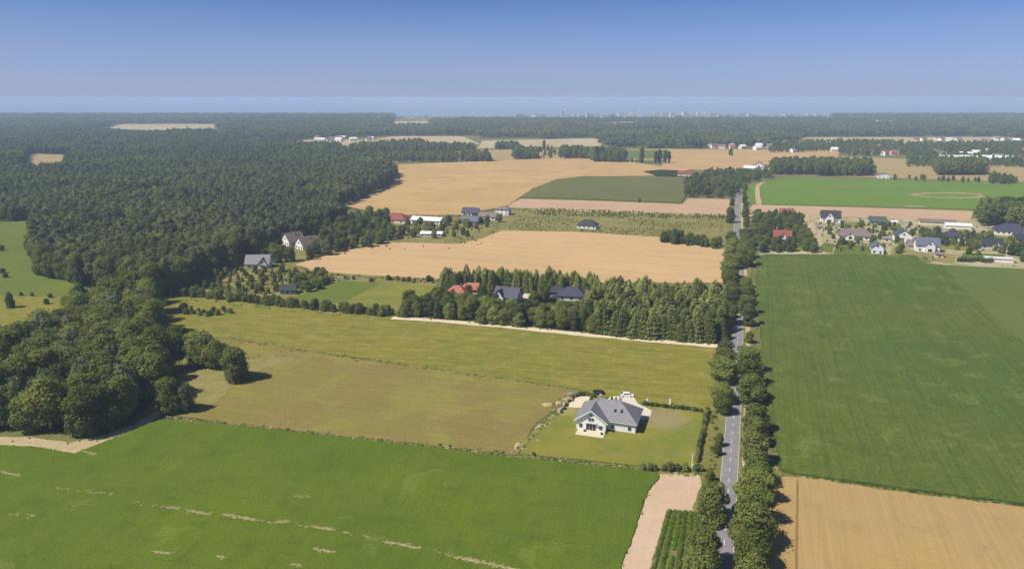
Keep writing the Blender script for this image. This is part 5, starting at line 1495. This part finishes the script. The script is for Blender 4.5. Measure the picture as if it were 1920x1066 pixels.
scatter('far_woods', np.concatenate(PX), np.concatenate(PY), np.concatenate(PS), np.concatenate(PI_), P_PATCH, 'bluish woods stretching to the coast', 'woods')
COUNT['patch'] = sum(map(len, PX))

# ---- far village and city
rv = random.Random(31)
def far_house(p, w, d, he, hr, rm, wm, label, group, name='village_house', cat='house'):
    o = empty(name, p, rv.uniform(-.6, .6)); tag(o, label, cat, group)
    bm = bmesh.new(); prism_wall(bm, w, d, he, hr - .1, 'x'); part('wall', bm, M[wm], o)
    bm = bmesh.new(); roof_slab(bm, gable_quads(w, d, he, hr, .5), .3); part('roof', bm, M[rm], o)
for i in range(70):
    if i < 26: x, y = rv.uniform(1450, 1700), rv.uniform(268, 292)
    elif i < 60: x, y = rv.uniform(1700, 1960), rv.choice([rv.uniform(262, 268), rv.uniform(285, 310)])
    else: x, y = rv.uniform(1290, 1450), rv.uniform(276, 281)
    far_house(at(x, y), rv.uniform(9, 15), rv.uniform(8, 10), rv.uniform(4, 6), rv.uniform(7.5, 10), rv.choice(['roof_red', 'roof_darkred', 'roof_brown', 'roof_grey', 'city', 'city']), rv.choice(['white', 'white', 'cream']),
              'small house among the trees of the far village at right', 'far village houses')
for i in range(7):
    far_house(at(1765 + i * 17 + (20 if i > 3 else 0), 303), 22, 12, 6, 10, 'city', 'white', 'white house in the bright row of the far village', 'bright far village row')
for i in range(12):
    far_house(at(rv.uniform(0, 42), rv.uniform(240, 247)), rv.uniform(14, 26), 12, 8, 11, 'city', 'white', 'white house of the far hamlet at the left edge', 'far left hamlet')
for i in range(12):
    far_house(at(rv.uniform(580, 700), rv.uniform(261, 266)), rv.uniform(12, 20), 10, 6, 9, rv.choice(['city', 'roof_brown']), 'white', 'pale farm building behind the great forest', 'farm behind the forest')
def block(p, w, d, h, mt, label, group):
    o = empty('city_building', p, rv.uniform(-.3, .3)); tag(o, label, 'building', group)
    bm = bmesh.new(); box(bm, (0, 0, h / 2), (w, d, h)); part('wall', bm, M[mt], o)
    bm = bmesh.new(); box(bm, (0, 0, h + .5), (w + .6, d + .6, 1.0)); ro = part('roof', bm, M['city2'], o)
    if h > 16:
        bm = bmesh.new(); box(bm, (w * .2, 0, h + 2.2), (5, 5, 2.6)); part('lift_house', bm, M[mt], ro)
    n = int(h / 3.2)
    for k in range(n):
        bm = bmesh.new(); box(bm, (0, -d / 2, 1.8 + k * 3.2), (w * .8, .3, 1.0)); part('window_band', bm, M['glass'], o)
for i in range(190):
    x = rv.choice([rv.gauss(1150, 90), rv.uniform(700, 1640), rv.uniform(1240, 1540), rv.gauss(1330, 60)])
    x = min(1640, max(700, x)); y = rv.uniform(218.6, 224)
    if x < 960: y = rv.uniform(219, 227)
    tall = rv.random() < .16 and 1000 < x < 1330
    if tall: block(at(x, y), rv.uniform(14, 24), 14, rv.uniform(25, 38), 'city', 'tall pale tower block on the far city skyline', 'city tower blocks')
    elif rv.random() < .3: block(at(x, y), rv.uniform(50, 110), 30, rv.uniform(12, 17), 'city', 'long pale hall in the far coastal city', 'city halls')
    else: block(at(x, y), rv.uniform(18, 42), 14, rv.uniform(13, 21), rv.choice(['city', 'city', 'city2', 'cream']), 'low pale block in the far coastal city', 'city low blocks')
for x, y, w in ((1140, 238, 70), (1155, 237, 50), (1180, 236, 60), (1768, 227, 90), (1898, 227, 120), (1660, 233, 60)):
    block(at(x, y), w, 30, 14, 'city', 'white hall standing alone in the woods before the city', 'lone white halls')

# ------------------------------------------------------------------ haze
bm = bmesh.new()
X0, X1, Y0, Y1, Z0, Z1 = -85000, 85000, -1500, 85000, -2.0, 108.0
box(bm, ((X0 + X1) / 2, (Y0 + Y1) / 2, (Z0 + Z1) / 2), (X1 - X0, Y1 - Y0, Z1 - Z0))
me = bpy.data.meshes.new('haze'); bm.to_mesh(me); bm.free()
hz = bpy.data.materials.new('haze'); hz.use_nodes = True
hz.node_tree.nodes.clear()
ho = hz.node_tree.nodes.new('ShaderNodeOutputMaterial')
hv = hz.node_tree.nodes.new('ShaderNodeVolumePrincipled')
hv.inputs['Color'].default_value = (0.57, 0.74, 1.0, 1)
hv.inputs['Density'].default_value = 0.00018
hv.inputs['Anisotropy'].default_value = 0.0
hz.node_tree.links.new(hv.outputs[0], ho.inputs['Volume'])
tag(link('haze', me, hz), 'thin blue summer haze over the land', 'haze', None, 'stuff')
print('COUNTS', COUNT, 'coast row', at(960, 214).y)
